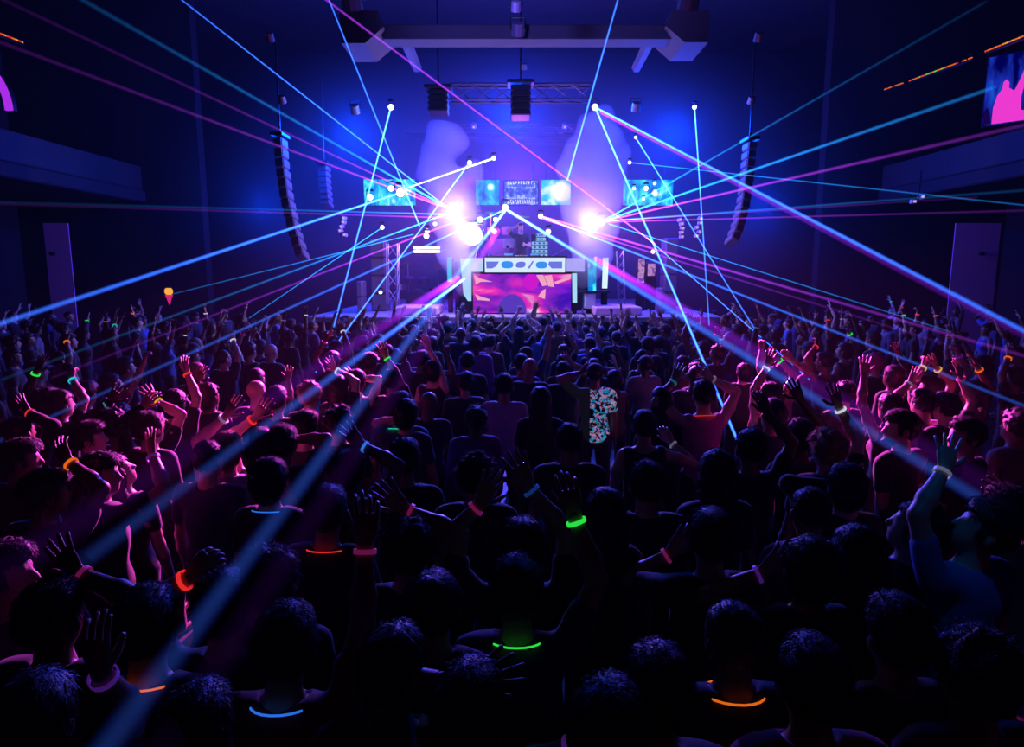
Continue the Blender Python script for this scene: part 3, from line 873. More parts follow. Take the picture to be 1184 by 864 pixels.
# drum kit, keyboard stand, rack behind the booth
pinkish = principled('pink_lit_lacquer', (.75, .25, .42), .3)  # pink stage light put into the base colour of the drums
ZR = 2.05
def drumkit(x, y, z, lab, m):
    r = empty('drum_kit', (x, y, z)); tag(r, lab, 'drum kit')
    RX = np.array(0); Rx = Matrix.Rotation(math.pi / 2, 3, 'X')
    MB().lathe([(.26, -.2), (.28, -.19), (.28, .19), (.26, .2), (.01, .2)], (0, 0, .30), 20, Rx).build('bass_drum', m, r)
    for dx, dz in ((-.2, .72), (.2, .72)):
        MB().lathe([(.01, 0), (.15, 0), (.155, .01), (.155, .17), (.15, .18), (.01, .18)], (dx, 0, dz), 16, Matrix.Rotation(.25, 3, 'X')).build('tom', m, r)
    MB().lathe([(.01, 0), (.18, 0), (.18, .15), (.01, .15)], (-.5, .25, .55), 16).build('snare', M_alu, r)
    MB().lathe([(.01, 0), (.2, 0), (.2, .35), (.01, .35)], (.52, .2, .25), 16).build('floor_tom', m, r)
    for dx, dz, rr_ in ((-.6, 1.15, .22), (.6, 1.2, .24), (-.25, 1.3, .18)):
        st = MB().tube([(dx, .1, dz), (dx, .12, .15)], .012, 6)
        for a in (0, 2.1, 4.2): st.tube([(dx, .12, .4), (dx + .22 * math.cos(a), .12 + .22 * math.sin(a), 0)], .01, 5)
        s_ = st.build('cymbal_stand', M_alu, r)
        MB().lathe([(.02, .02), (.05, .014), (rr_, 0), (.01, .005)], (dx, .1, dz), 20, Matrix.Rotation(.3, 3, 'X')).build('cymbal', principled('brass', (.7, .5, .2), .25, 1), s_)
    return r
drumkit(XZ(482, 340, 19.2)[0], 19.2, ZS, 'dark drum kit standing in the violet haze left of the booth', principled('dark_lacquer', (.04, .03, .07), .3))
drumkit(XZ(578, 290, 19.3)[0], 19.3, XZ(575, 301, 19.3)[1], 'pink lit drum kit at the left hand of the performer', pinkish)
struct('trim_stage_riser_back', MB().box((.25, 19.6, (ZS + XZ(575, 301, 19.3)[1]) / 2), (3.6, 1.9, XZ(575, 301, 19.3)[1] - ZS), bev=.02), M_black)
# pink desk panel and pale rack
xa, za = XZ(582, 276, 18.75); xb, zb = XZ(595, 287, 18.75)
r = empty('keyboard_desk', ((xa + xb) / 2, 18.75, 2.0)); tag(r, 'pale pink panelled desk behind the performer beside the pink drums', 'desk')
MB().box((0, 0, (za + zb) / 2 - 2.0), (xb - xa, .3, za - zb), bev=.01).build('panel', principled('desk_pink', (.85, .55, .65), .5), r)
for sx in (-.45, .45): MB().tube([((xb - xa) * sx, 0, zb - 2.0), ((xb - xa) * sx, 0, 0)], .02, 6).build('leg', M_alu, r)
xa, za = XZ(614, 271, 18.85); xb, zb = XZ(634, 296, 18.85)
r = empty('equipment_rack', ((xa + xb) / 2, 18.85, zb - .1)); tag(r, 'pale cyan lit equipment rack right of the performer', 'rack')
hR = za - zb + .1
MB().box((0, .2, hR / 2), (xb - xa, .4, hR), bev=.01).build('frame', M_metal, r)
rk = emissive('rack_cyan', (.35, .7, .95), .7); 
for i in range(6):
    w_ = (xb - xa) * (.55 if i > 3 else .92)
    u = MB().box((.03 if i > 3 else 0, -.015, .06 + hR * (i + .5) / 6.3), (w_, .03, hR / 8), bev=.005).build('unit', rk, r)
    for k in range(3): MB().box((-w_ * .3 + k * w_ * .28, -.035, .06 + hR * (i + .5) / 6.3), (w_ * .12, .012, hR / 14)).build('control', principled('control_blue', (.02, .05, .25), .4), u)
# microphone boom stands
for px, Y, lab in ((640, 18.2, 'boom microphone stand leaning right on the booth beside the cyan rack'), (571, 18.4, 'boom microphone stand by the pink drums')):
    x = float(at(px, 290, Y)[0]); r = empty('microphone_stand', (x, Y, ZD)); tag(r, lab, 'microphone stand')
    MB().tube([(-.15, 0, 0), (0, 0, .12), (.15, 0, 0)], .012, 6).tube([(0, 0, .12), (0, 0, .1)], .012, 6).build('base', M_alu, r)
    MB().tube([(-.1, 0, .08), (.35, 0, .32)], .012, 6).build('boom', M_alu, r)
    MB().lathe([(.02, 0), (.035, .03), (.035, .06), (.01, .08)], (.36, 0, .32), 10).build('microphone', M_metal, r)

# speakers on stage, lit panels and side stacks
def cabinet(pa, pb, Y, lab, m, dep=.6, zb=None, n=3):
    xa, za = XZ(*pa, Y); xb, z2 = XZ(*pb, Y); zb = z2 if zb is None else zb
    r = empty('speaker_stack', ((xa + xb) / 2, Y, zb)); tag(r, lab, 'speaker stack')
    h = (za - zb) / n
    for i in range(n):
        b = MB().box((0, dep / 2, h * (i + .5)), (xb - xa, dep, h * .985), bev=.03).build('speaker_box', m, r)
        MB().box((0, -.012, h * (i + .5)), ((xb - xa) * .86, .02, h * .86), bev=.005).build('grille', principled('grille_grey', (.22, .2, .26), .6, .3, bump=.4, nscale=60), b)
cab = principled('speaker_grey', (.12, .10, .15), .55)
cabinet((427, 277), (447, 352), 18.4, 'tall pale violet speaker stack at the left end of the stage', cab, zb=ZS, n=4)
cabinet((770, 275), (782, 352), 18.6, 'tall slim violet speaker stack at the right end of the stage', cab, zb=ZS, n=4)
cabinet((412, 325), (419, 358), 17.6, 'small low speaker post left of the tall violet stack', cab, zb=ZS, n=2)
cabinet((764, 333), (769, 352), 17.4, 'thin low speaker post right of the booth beyond the lit panels', cab, zb=ZS, n=2)
def panel_pic(w):
    def b(nt, tc, e):
        n = tex(nt, tc, 'vor', 7, w=w)
        r = ramp(nt, n.outputs['Distance'], [(.2, (.55, .30, .95)), (.5, (.95, .45, .7)), (.7, (.2, .08, .6))])
        nt.links.new(r.outputs[0], e.inputs[0]); e.inputs[1].default_value = .6
    return b
for pa, pb, Y, lab, w in (((738, 299), (744.5, 327), 18.6, 'narrow pink lit panel right of the stage', 1), ((749, 305), (757, 319), 18.9, 'small pink lit panel beside the narrow one at the right of the stage', 4)):
    xa, za = XZ(*pa, Y); xb, zb = XZ(*pb, Y)
    r = empty('lit_panel', ((xa + xb) / 2, Y, ZS)); tag(r, lab, 'lit panel')
    MB().box((0, -.03, (za + zb) / 2 - ZS), (xb - xa, .03, za - zb)).build('lit_face', node_screen('panel_pink_%d' % w, panel_pic(w)), r)
    MB().box((0, .04, (za - ZS) / 2), (xb - xa + .08, .1, za - ZS + .05), bev=.01).build('case', M_metal, r)
# stage-side towers of scaffold
def truss(P0, P1, w, nm, lab, cat='truss', m=M_alu, group=None, n=None):
    P0 = np.array(P0, float); P1 = np.array(P1, float); d = unit(P1 - P0); L = np.linalg.norm(P1 - P0)
    r = empty(nm, P0); tag(r, lab, cat, group)
    a = unit(np.cross(d, [0, 1, .01])); b = np.cross(d, a)
    cs = [(a * i + b * j) * w / 2 for i, j in ((-1, -1), (1, -1), (1, 1), (-1, 1))]
    ch = MB()
    for c_ in cs: ch.tube([c_, c_ + d * L], w * .07, 6)
    ch.build('chords', m, r)
    n = n or max(2, int(L / (w * 1.3))); lc = MB()
    for i in range(n):
        t0, t1 = L * i / n, L * (i + 1) / n
        for k in range(4):
            lc.tube([cs[k] + d * t0, cs[(k + 1) % 4] + d * t1], w * .04, 4, caps=False)
    lc.build('lacing', m, r)
    return r
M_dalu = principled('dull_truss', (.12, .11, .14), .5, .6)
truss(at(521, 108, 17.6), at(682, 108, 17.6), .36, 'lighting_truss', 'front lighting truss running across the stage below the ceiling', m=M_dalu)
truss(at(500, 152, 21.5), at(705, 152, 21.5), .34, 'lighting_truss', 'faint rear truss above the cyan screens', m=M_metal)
truss(at(454, 282, 18.2), at(454, 352, 18.2), .28, 'support_tower', 'thin upright truss tower just right of the left speaker stack')
truss(at(717, 290, 19.2), at(719, 352, 19.2), .18, 'support_tower', 'thin upright pole tower right of the booth')

# hanging line arrays
def line_array(pts, Y, n, lab, w=.34, cab=cab):
    P = [at(x, y, Y) for x, y in pts]
    r = empty('line_array', P[0]); tag(r, lab, 'line array')
    cum = [0]
    for i in range(1, len(P)): cum.append(cum[-1] + np.linalg.norm(P[i] - P[i-1]))
    def pos(t):
        t *= cum[-1]
        for i in range(1, len(P)):
            if t <= cum[i] + 1e-6: return P[i-1] + (P[i] - P[i-1]) * (t - cum[i-1]) / (cum[i] - cum[i-1])
        return P[-1]
    for i in range(n):
        a, b = pos(i / n) - P[0], pos((i + 1) / n) - P[0]
        d = unit(b - a); L = np.linalg.norm(b - a); rx = math.atan2(d[0], -d[2])
        # splay of the lower boxes towards the floor
        R = Matrix.Rotation(-rx, 3, 'Y') @ Matrix.Rotation(math.radians(-2 * i), 3, 'X')
        mb = MB().box((a + b) / 2, (w * .6, .45, L * .9), R, bev=.03)
        o = mb.build('speaker_box', cab, r)
        MB().box((a + b) / 2 + np.array(R @ Vector((0, -.235, 0))), (w * .5, .02, L * .72), R).build('grille', principled('grille_pale', (.08, .075, .1), .5) if cab is not M_metal else M_black, o)
    MB().tube([(0, 0, .05), (0, 0, 2.2)], .02, 6).build('chain', M_metal, r)
    MB().box((0, 0, .06), (w * .8, .6, .08), bev=.01).build('flying_frame', M_metal, r)
line_array([(324, 160), (327, 195), (332, 230), (341, 268), (351, 300)], 16.2, 12, 'curved hanging line array of speakers at the left of the stage')
line_array([(867, 165), (864, 200), (860, 232), (853, 262), (845, 282)], 16.2, 12, 'curved hanging line array of speakers at the right of the stage')
line_array([(375, 192), (376, 215), (379, 240)], 19.0, 7, 'short dim line array behind the left curved one', .4)
line_array([(507, 106), (507, 132)], 17.2, 4, 'dark speaker cluster hanging from the left half of the front truss', .8, M_metal)
line_array([(602, 100), (602, 137)], 17.2, 5, 'dark speaker cluster hanging from the middle of the front truss', .8, M_metal)

# led strips on the upper parapets
def strip(P0, P1, lab, cols, n):
    P0, P1 = np.array(P0), np.array(P1); r = empty('light_strip', P0); tag(r, lab, 'light strip')
    MB().tube([(0, 0, -.03), P1 - P0 + np.array([0, 0, -.03])], .03, 6).build('rail', M_metal, r)
    mbs = {c: MB() for c in cols}; rr = random.Random(2)
    for i in range(n):
        p = (P1 - P0) * (i + rr.uniform(-.2, .2)) / n
        if rr.random() < .18: continue
        mbs[rr.choice(cols)].box(p + np.array([0, 0, .01]), (.035, .05, .03))
    for c, m in mbs.items():
        if m.v: m.build('diodes', emissive('diode_' + c, GLOW[c], .8), r)
strip(at(1023, 104, 20.2), at(1046, 96, 18.9), 'faint short run of orange lamps at the far end of the right upper ledge', ['orange'], 9)
strip(at(1052, 94, 18.7), at(1125, 67, 16.4), 'long run of tiny orange and green lamps along the right upper ledge', ['orange', 'red', 'orange', 'green'], 44)
strip(at(1140, 60, 16.1), at(1190, 40, 14.6), 'run of tiny orange lamps above the right side screen', ['orange', 'red', 'orange', 'yellow'], 30)
strip(at(-4, 38, 14.8), at(27, 50, 15.8), 'short run of tiny orange lamps at the upper left edge', ['orange', 'red', 'yellow'], 18)
# ---------------------------------------------------------------- the performer on the booth
P = XZ(602, 262, 18.55); xD, zD = P[0], P[1]
sD = 1.04; zF = zD - 1.64 * sD
rz = math.pi + .12
Rz = np.array(Matrix.Rotation(-rz, 3, 'Z'))
def loc_(px, py, Y): return Rz @ (at(px, py, Y) - np.array([xD, 18.55, zF]))
pp = person_parts(s=sD, arms={'R': loc_(597.5, 262, 18.40), 'L': loc_(607, 283, 18.25)}, hands={'R': 'relaxed', 'L': 'relaxed'}, hair='short', shirt='tee', faces=True, h=.013, head=(.1, -.15, .1), seed=91)
r = make_person((xD, 18.55, zF), rz, pp, 'light', 'black', 'black', 'black')
tag(r, 'person in a black t-shirt behind the booth with one hand up by the head', 'person')
# headphones are worn: a part
mb = MB(); mb.tube([(.088 * math.cos(t) * sD, -.01, (1.63 + .115 * math.sin(t)) * sD) for t in np.linspace(.0, math.pi, 9)], .009, 6)
hp = mb.build('headphones', M_metal, r)
for sx in (-1, 1): MB().lathe([(.01, -.02), (.04, -.018), (.04, .018), (.01, .02)], (sx * .088 * sD, -.01, 1.62 * sD), 12, Matrix.Rotation(math.pi / 2, 3, 'Y')).build('ear_cup', M_metal, hp)
struct('trim_booth_platform', MB().box((xD, 18.45, (ZS + zF) / 2), (2.6, .5, zF - ZS), bev=.02), M_black)

# ---------------------------------------------------------------- individually placed guests
def neon_shirt():
    m = bpy.data.materials.new('cloth_neon_print'); m.use_nodes = True; nt = m.node_tree; b = nt.nodes['Principled BSDF']
    tc = nt.nodes.new('ShaderNodeTexCoord')
    v = tex(nt, tc, 'noise', 9, 4, (1, 1, 1.3), 2.2, 1)
    r = ramp(nt, v.outputs['Fac'], [(.38, (.0, .22, .45)), (.45, (.05, .50, .60)), (.50, (.30, .08, .70)), (.56, (.75, .20, .08)), (.63, (.3, .5, .8))])
    nz = tex(nt, tc, 'noise', 16, 3, None, 1.5, 4); mk = ramp(nt, nz.outputs['Fac'], [(.48, (0, 0, 0)), (.53, (1, 1, 1))])
    sp = nt.nodes.new('ShaderNodeSeparateXYZ'); nt.links.new(tc.outputs['Object'], sp.inputs[0])
    g = nt.nodes.new('ShaderNodeMath'); g.operation = 'GREATER_THAN'; nt.links.new(sp.outputs['X'], g.inputs[0]); g.inputs[1].default_value = -.06
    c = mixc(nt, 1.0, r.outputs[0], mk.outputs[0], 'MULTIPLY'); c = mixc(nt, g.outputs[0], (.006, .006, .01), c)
    nt.links.new(c, b.inputs['Base Color']); nt.links.new(c, b.inputs['Emission Color']); b.inputs['Emission Strength'].default_value = .55   # print also emits its own colours
    b.inputs['Roughness'].default_value = .7
    return m
def teal_print():
    m = bpy.data.materials.new('cloth_teal_print'); m.use_nodes = True; nt = m.node_tree; b = nt.nodes['Principled BSDF']
    tc = nt.nodes.new('ShaderNodeTexCoord'); v = tex(nt, tc, 'wave', 2.6, 2, (1.6, 1, .35), 5, 2)
    r = ramp(nt, v.outputs['Fac'], [(.70, (.03, .10, .30)), (.80, (.05, .75, .85))])
    sp = nt.nodes.new('ShaderNodeSeparateXYZ'); nt.links.new(tc.outputs['Object'], sp.inputs[0])
    g = nt.nodes.new('ShaderNodeMath'); g.operation = 'LESS_THAN'; nt.links.new(sp.outputs['Z'], g.inputs[0]); g.inputs[1].default_value = 1.30
    nt.links.new(mixc(nt, g.outputs[0], (.05, .17, .48), r.outputs[0]), b.inputs['Base Color']); b.inputs['Roughness'].default_value = .75
    return m

LF, RT = -.9, .9
# --- nearest rows, bottom of the frame
hero(168, 725, 'person with dark short hair and a glowing orange necklace at the lower left', 'the orange necklace wearer', neck='orange', hair='short', skin='tan')
hero(325, 748, 'person in dark red with a glowing blue necklace, long right arm raised', 'the blue necklace wearer', neck='blue', shirt='red', arms=[('R', 425, 612, 'relaxed')], bands={'R': 'p_pink'}, hair='short', hairc='brown', head=(.1, 0, .05), poles={'R': (.7, .2, -.3)})
hero(310, 672, 'person with violet rimmed short hair below the widest blue beam, no arms raised', 'the short haired guest under the widest beam', hair='curly', hairc='brown')
hero(472, 634, 'person with violet rimmed curly hair, raised right hand with a pink band', 'the curly haired guest with the pink paper band', hair='curly', hairc='brown', arms=[('R', 469, 590, 'open')], bands={'R': 'p_pink'})
hero(377, 592, 'person with a glowing red necklace left of the long raised arm', 'the guest with the red necklace glint', hair='short', neck='red', hairc='brown')
hero(311, 553, 'person with bobbed dark hair and a glowing blue neckband on the left', 'the thick haired guest with the blue neck light', hair='bob', sex='f', neck='blue')
hero(597, 684, 'person in dark blue with a glowing green necklace and green-banded raised wrist', 'the green necklace wearer', neck='green', shirt='navy', arms=[('R', 664, 597, 'relaxed')], bands={'R': 'green'}, hair='short', poles={'R': (.9, 0, -.5)})
hero(603, 634, 'person with both arms raised, pink and blue paper bands, behind the green necklace wearer', 'the guest with pink and blue paper bands', arms=[('L', 554, 584, 'open'), ('R', 611, 563, 'open')], bands={'L': 'p_pink', 'R': 'p_blue'}, hair='short')
hero(540, 822, 'nearest person at the bottom centre raising a hand with a purple wristband', 'the nearest guest with the purple band', arms=[('L', 541, 792, 'open')], bands={'L': 'p_purple'}, hair='short', skin='tan')
hero(700, 592, 'person with long dark hair and bare violet lit shoulders right of the green wristband', 'the bare shouldered long haired guest', hair='long', sex='f', shirt='tank', skin='light')
hero(748, 560, 'person with short dark hair just right and ahead of the bare shouldered guest', 'the short haired guest in the centre', hair='short', hairc='brown')
hero(822, 622, 'person raising a left hand with a pink paper band in the lower right centre', 'the guest with the raised pink-banded left hand', arms=[('L', 775, 640, 'relaxed')], bands={'L': 'p_pink'}, hair='short')
hero(936, 655, 'person raising a left hand with a violet band right of the black head', 'the guest with the violet-banded left hand', arms=[('L', 882, 662, 'relaxed')], bands={'L': 'p_purple'}, hair='bob', sex='f')
hero(850, 738, 'person with cropped hair and a glowing orange necklace at the lower right', 'the orange-red necklace wearer', neck='orange', hair='buzz', shirt='black', head=(.35, 0, 0), skin='deep')
hero(700, 845, 'nearest person at the bottom edge raising a fist with a violet band', 'the guest with the fist at the bottom edge', arms=[('L', 668, 862, 'fist')], bands={'L': 'p_purple'}, hair='short')
hero(4, 662, 'person with a magenta lit face in a violet shirt at the left edge', 'the magenta faced guest at the left edge', hair='short', shirt='purple', skin='light', head=(-1.2, .1, 0))
hero(222, 852, 'person near the bottom left corner holding up a thin arm with a violet band', 'the guest with the thin raised arm', arms=[('L', 116, 778, 'relaxed')], bands={'L': 'p_purple'}, hair='short', skin='tan', poles={'L': (.2, 0, -1)})
hero(58, 712, 'person with a magenta-banded left hand held up beside the left edge', 'the guest with the lifted hand at the left', arms=[('R', 90, 664, 'open')], bands={'R': 'p_pink'}, hair='short', skin='brown')
hero(258, 702, 'person raising a fist with a red wristband left of the widest blue beam', 'the guest with the red-banded fist', arms=[('L', 220, 668, 'fist')], bands={'L': 'red'}, hair='short', skin='tan')
hero(40, 830, 'person in black in the dark at the bottom left corner', 'the dark guest at the bottom left corner', hair='long', sex='f')
hero(452, 775, 'person in black left of the purple-banded hand at the bottom', 'the dark guest at the bottom centre', hair='short')
hero(500, 700, 'person in black left behind the green necklace wearer', 'the dark guest left of the green necklace', hair='bun', sex='f')
hero(760, 800, 'person in black near the bottom edge between the fist and the orange-red necklace', 'the dark guest near the bottom right', hair='short')
hero(940, 790, 'person in black with a dim red lit sleeve near the bottom right', 'the red sleeved dark guest', hair='short', shirt='red')
hero(1040, 735, 'person in black with a violet glint on the shoulder at the lower right', 'the dark guest with the violet glint', hair='short')
hero(1130, 780, 'person in black at the lower right corner with a glint on the ear', 'the corner guest at the lower right', hair='curly')
# --- left flank
hero(113, 547, 'person in profile with magenta lit face raising a violet-banded hand', 'the profile guest with the violet-banded hand', arms=[('R', 176, 526, 'open')], bands={'R': 'p_purple'}, head=(-.95, .05, 0), skin='light', faces=True, turn=-.25)
hero(143, 540, 'person with a pale upturned face just behind the raised violet-banded hand', 'the guest with the pale upturned face', sex='f', hair='long', hairc='brown', skin='light', head=(-.7, .45, .15), faces=True, s=.96)
hero(103, 506, 'person in profile beside the raised orange-banded wrist at the left', 'the profile guest by the orange band', head=(-.9, .1, 0), skin='light', s=.98)
hero(48, 570, 'person at the left raising an orange-banded right wrist', 'the guest with the orange-banded wrist', arms=[('R', 79, 534, 'relaxed')], bands={'R': 'orange'}, skin='brown', head=(-.5, 0, 0))
hero(20, 530, 'person with a dim violet lit face at the left edge above the orange band', 'the dim guest at the left edge', head=(-.8, 0, 0), skin='tan')
hero(135, 482, 'person with dark hair and a faint violet cheek above the pale upturned face', 'the dark haired guest above the upturned face', head=(-.7, .05, 0), hair='bob', sex='f', skin='tan')
hero(240, 530, 'person with a bright magenta rim on short hair and ear inside the lower left beam', 'the magenta rimmed guest in the beam', hair='buzz', hairc='brown', skin='light', shirt='navy')
hero(262, 520, 'person holding up a magenta hand with a thin white band on the left', 'the guest with the magenta hand', arms=[('L', 261, 482, 'open')], bands={'L': 'p_white'}, skin='light', sex='f', hair='bob', hairc='blond', shirt='lilac')
hero(302, 515, 'person with pink lit bare arms raising a red-banded hand beside the magenta hand', 'the guest with pink lit bare arms', arms=[('L', 294, 484, 'open')], bands={'L': 'red'}, skin='light', sex='f', hair='pony', hairc='brown', shirt='tank')
hero(352, 494, 'person with a bright rim on the right ear below the broad lower left beam', 'the bright eared guest', skin='light', hair='short')
hero(326, 512, 'person bending a right arm over the head with orange and blue bands', 'the guest with orange and blue bands', arms=[('R', 337, 508, 'relaxed')], bands={'R': 'orange', 'L': 'blue'}, skin='tan', poles={'R': (1, 0, .1)})
hero(391, 488, 'person with round dark hair between the two broad left beams', 'the round haired guest between the beams', hair='curly')
hero(402, 545, 'person raising a right hand with a glowing blue wristband in the widest beam', 'the guest with the glowing blue wristband', arms=[('R', 418, 515, 'open')], bands={'R': 'blue'}, skin='brown')
hero(468, 530, 'person with short hair and a violet lit collar in a dark shirt left of centre', 'the guest with the violet lit collar', hair='short', hairc='brown')
hero(469, 477, 'person with dark bob hair raising a fist left of centre', 'the guest with the raised fist', hair='bob', sex='f', arms=[('L', 463, 484, 'fist')], skin='light', shirt='navy')
hero(550, 550, 'person with round dark hair and a tiny blue earring left of centre', 'the guest with the blue earring', hair='curly')
hero(296, 452, 'person with a bald head glowing magenta on the left', 'the magenta bald guest', hair='bald', skin='light')
hero(313, 406, 'person with a pale violet bald head on the left', 'the pale bald guest', hair='bald', skin='light')
hero(358, 457, 'person with pink edged curly hair inside the broad lower left beam', 'the pink edged curly guest', hair='curly', hairc='blond', skin='light')
hero(319, 462, 'person with pink edged short hair beside the magenta bald head', 'the pink edged short haired guest', hair='short', hairc='brown')
hero(392, 447, 'person raising a right hand with a bright bracelet where the lower left beam passes', 'the guest with the bright bracelet', arms=[('R', 388, 428, 'open')], bands={'R': 'white'}, skin='light', sex='f', hair='long', hairc='brown')
hero(412, 440, 'person with a bent pink lit arm to the right of the bright bracelet', 'the guest with the bent pink arm', arms=[('R', 411, 437, 'open')], skin='light', sex='f', hair='pony', shirt='tank')
hero(500, 428, 'person with both forearms lifted and a white strap top left of centre', 'the guest in the white strap top', arms=[('R', 492, 394, 'relaxed')], skin='light', sex='f', hair='bob', shirt='tank')
hero(453, 440, 'person raising one arm with a glowing green wristband between the beams', 'the guest with the green wristband between the beams', arms=[('R', 446, 412, 'open')], bands={'R': 'green'}, skin='tan')
hero(462, 470, 'person in a teal lit shirt with a glowing teal collar left of centre', 'the teal collared guest', hair='short', neck='teal', shirt='teal', s=1.02)
# --- centre
hero(603, 420, 'person with short hair in a grey-blue shirt in the middle of the crowd', 'the grey-blue shirted guest', hair='short', shirt='blue', skin='tan')
hero(583, 446, 'person in a pale blue shirt left behind the grey-blue shirted one', 'the pale blue shirted guest', hair='short', shirt='lilac')
hero(625, 462, 'person with long dark hair in the middle of the crowd', 'the long dark haired guest in the middle', hair='long', sex='f')
hero(658, 508, 'person with a round dark head right of the middle, below the neon print', 'the round headed guest below the neon print', hair='buzz', s=1.02)
hero(688, 432, 'person in a black cap and jacket with a neon printed side', 'the guest with the neon print', smat=neon_shirt(), hair='cap', turn=-.1, arms=[('L', 672, 431, 'relaxed')])
hero(745, 492, 'person with light hair and bare shoulders checking a wrist right of the middle', 'the bare shouldered guest checking a wrist', hair='short', hairc='brown', skin='light', shirt='tank', s=.98, arms=[('R', 776, 512, 'relaxed')], bands={'R': 'p_white'})
hero(765, 462, 'person with long dark hair left of the magenta tank top', 'the long haired guest beside the tank top', hair='long', sex='f')
hero(814, 456, 'person in a bright magenta tank top with both hands up and a red necklace', 'the magenta tank top wearer', hair='short', hairc='brown', skin='light', cut='tank', smat=cloth_mat('magenta'), neck='red', arms=[('L', 780, 440, 'open'), ('R', 822, 438, 'open')], bands={'L': 'p_cyan', 'R': 'p_white'}, s=1.04)
hero(600, 385, 'person lifting both arms over the head in the front half of the crowd', 'the guest with arms over the head', sex='f', hair='long', skin='light', arms=[('L', 592, 374, 'relaxed'), ('R', 609, 374, 'relaxed')])
hero(541, 418, 'person with a round dark head left of the middle of the crowd', 'the round headed guest left of the middle', hair='short')
hero(829, 545, 'person with a tall dark silhouette under the steep beam end', 'the tall silhouette under the steep beam', hair='long', sex='f', s=1.03)
hero(868, 518, 'person in black with one arm raised right of the steep beam end', 'the black clad guest right of the steep beam', hair='short', arms=[('R', 888, 478, 'relaxed')], skin='brown')
# --- right flank
hero(957, 519, 'person with magenta lit light hair raising a white-banded hand on the right', 'the light haired guest with the white band', hair='curly', hairc='blond', skin='light', arms=[('R', 970, 471, 'open')], bands={'R': 'white'}, shirt='black')
hero(1043, 494, 'bearded person in profile with a magenta edged face and black shirt on the right', 'the bearded guest', head=(.95, .05, 0), skin='light', faces=True, turn=.25, arms=[('L', 1023, 553, 'relaxed')], bands={'L': 'cyan'}, hair='short', s=1.03)
hero(1068, 466, 'person in a magenta lit pale shirt behind the bearded guest', 'the pale shirted guest behind the bearded guest', shirt='lilac', skin='light', hair='short', arms=[('L', 1052, 443, 'open')], bands={'L': 'p_white'})
hero(1116, 503, 'person in profile with magenta lit face and open black collar on the right', 'the guest with the open collar', head=(1.1, .1, 0), skin='light', faces=True, turn=.3, hair='short', s=1.02)
hero(1121, 606, 'person looking up in a blue lit shirt with a teal print, arm raised', 'the guest in the teal printed shirt', head=(.9, .45, 0), skin='light', smat=teal_print(), arms=[('L', 1092, 542, 'open')], bands={'L': 'p_white'}, hair='short', turn=.15, s=1.03)
hero(1050, 605, 'person in black with a faint violet cheek left of the teal printed shirt', 'the dark guest left of the teal print', head=(.8, .3, 0), skin='light', hair='bob', sex='f')
hero(937, 590, 'person with a round violet rimmed head and pinkish collar on the right', 'the violet rimmed round head', hair='buzz', hairc='brown', shirt='grey', skin='tan')
hero(978, 560, 'person with a blue lit forearm and a glowing cyan band on the right', 'the guest with the blue lit forearm', arms=[('L', 970, 561, 'relaxed')], bands={'L': 'cyan'}, hair='bob', sex='f', shirt='long', skin='light')
hero(925, 505, 'person in black raising a dark left arm with spread fingers on the right', 'the guest with the dark spread hand', arms=[('R', 926, 463, 'open')], skin='deep')
hero(891, 456, 'person with a bent magenta lit arm over dark hair on the right', 'the guest with the bent arm on the right', arms=[('L', 887, 424, 'open')], bands={'L': 'white'}, skin='light', sex='f', hair='bob', shirt='tank')
hero(1012, 420, 'person with pink hair edges and lifted hands in front of the right fan of beams', 'the pink edged guest under the right fan', hair='curly', hairc='pink', skin='light', head=(.4, 0, 0))
hero(1030, 470, 'person stretching an arm up to the left ahead of the bearded guest', 'the guest stretching an arm', arms=[('L', 999, 433, 'open')], skin='light', sex='f', hair='long', hairc='brown', shirt='tank')
hero(1095, 470, 'person raising a magenta lit hand with a pink band at the right', 'the guest with the magenta lit hand', arms=[('R', 1110, 436, 'open')], bands={'R': 'p_pink'}, skin='light')
hero(1165, 590, 'person in black at the right edge with a dim violet hand', 'the dark guest at the right edge', arms=[('R', 1172, 578, 'open')], skin='tan')
hero(990, 640, 'person in black with a tiny blue light in the lower right', 'the dark guest with the blue light', hair='long', sex='f', neck='blue')
N_HERO = len(PEOPLE)
bg = [p for p in PEOPLE if p[4] == 'the bearded guest'][0][5]
R = rotm(.95, .05, 0); NBk = np.array([0, 0, 1.46 * 1.03])
Hb = lambda x, y, z: NBk + R @ (np.array([x, y + .02, z + .158]) * 1.03)
F, org, G = field([ell(Hb(0, .052, -.082), np.array((.052, .052, .036)), R, .02), ell(Hb(0, .075, -.092), np.array((.032, .036, .034)), R, .02)], .01, .03)
F = F + fnoise(G, 120, 3) * .003
c0 = Hb(0, .05, -.058); F = np.maximum(F, (R[0, 2] * (G[0] - c0[0]) + R[1, 2] * (G[1] - c0[1]) + R[2, 2] * (G[2] - c0[2])))
V, Q = nets(F, org, .01); V, Q = strands(V, Q, 'buzz', 700, None, 1.0, 4)
ob = bpy.data.objects.new('beard', mesh_of('beard', V, Q, hair_mat('brown'))); C.objects.link(ob); ob.parent = bg

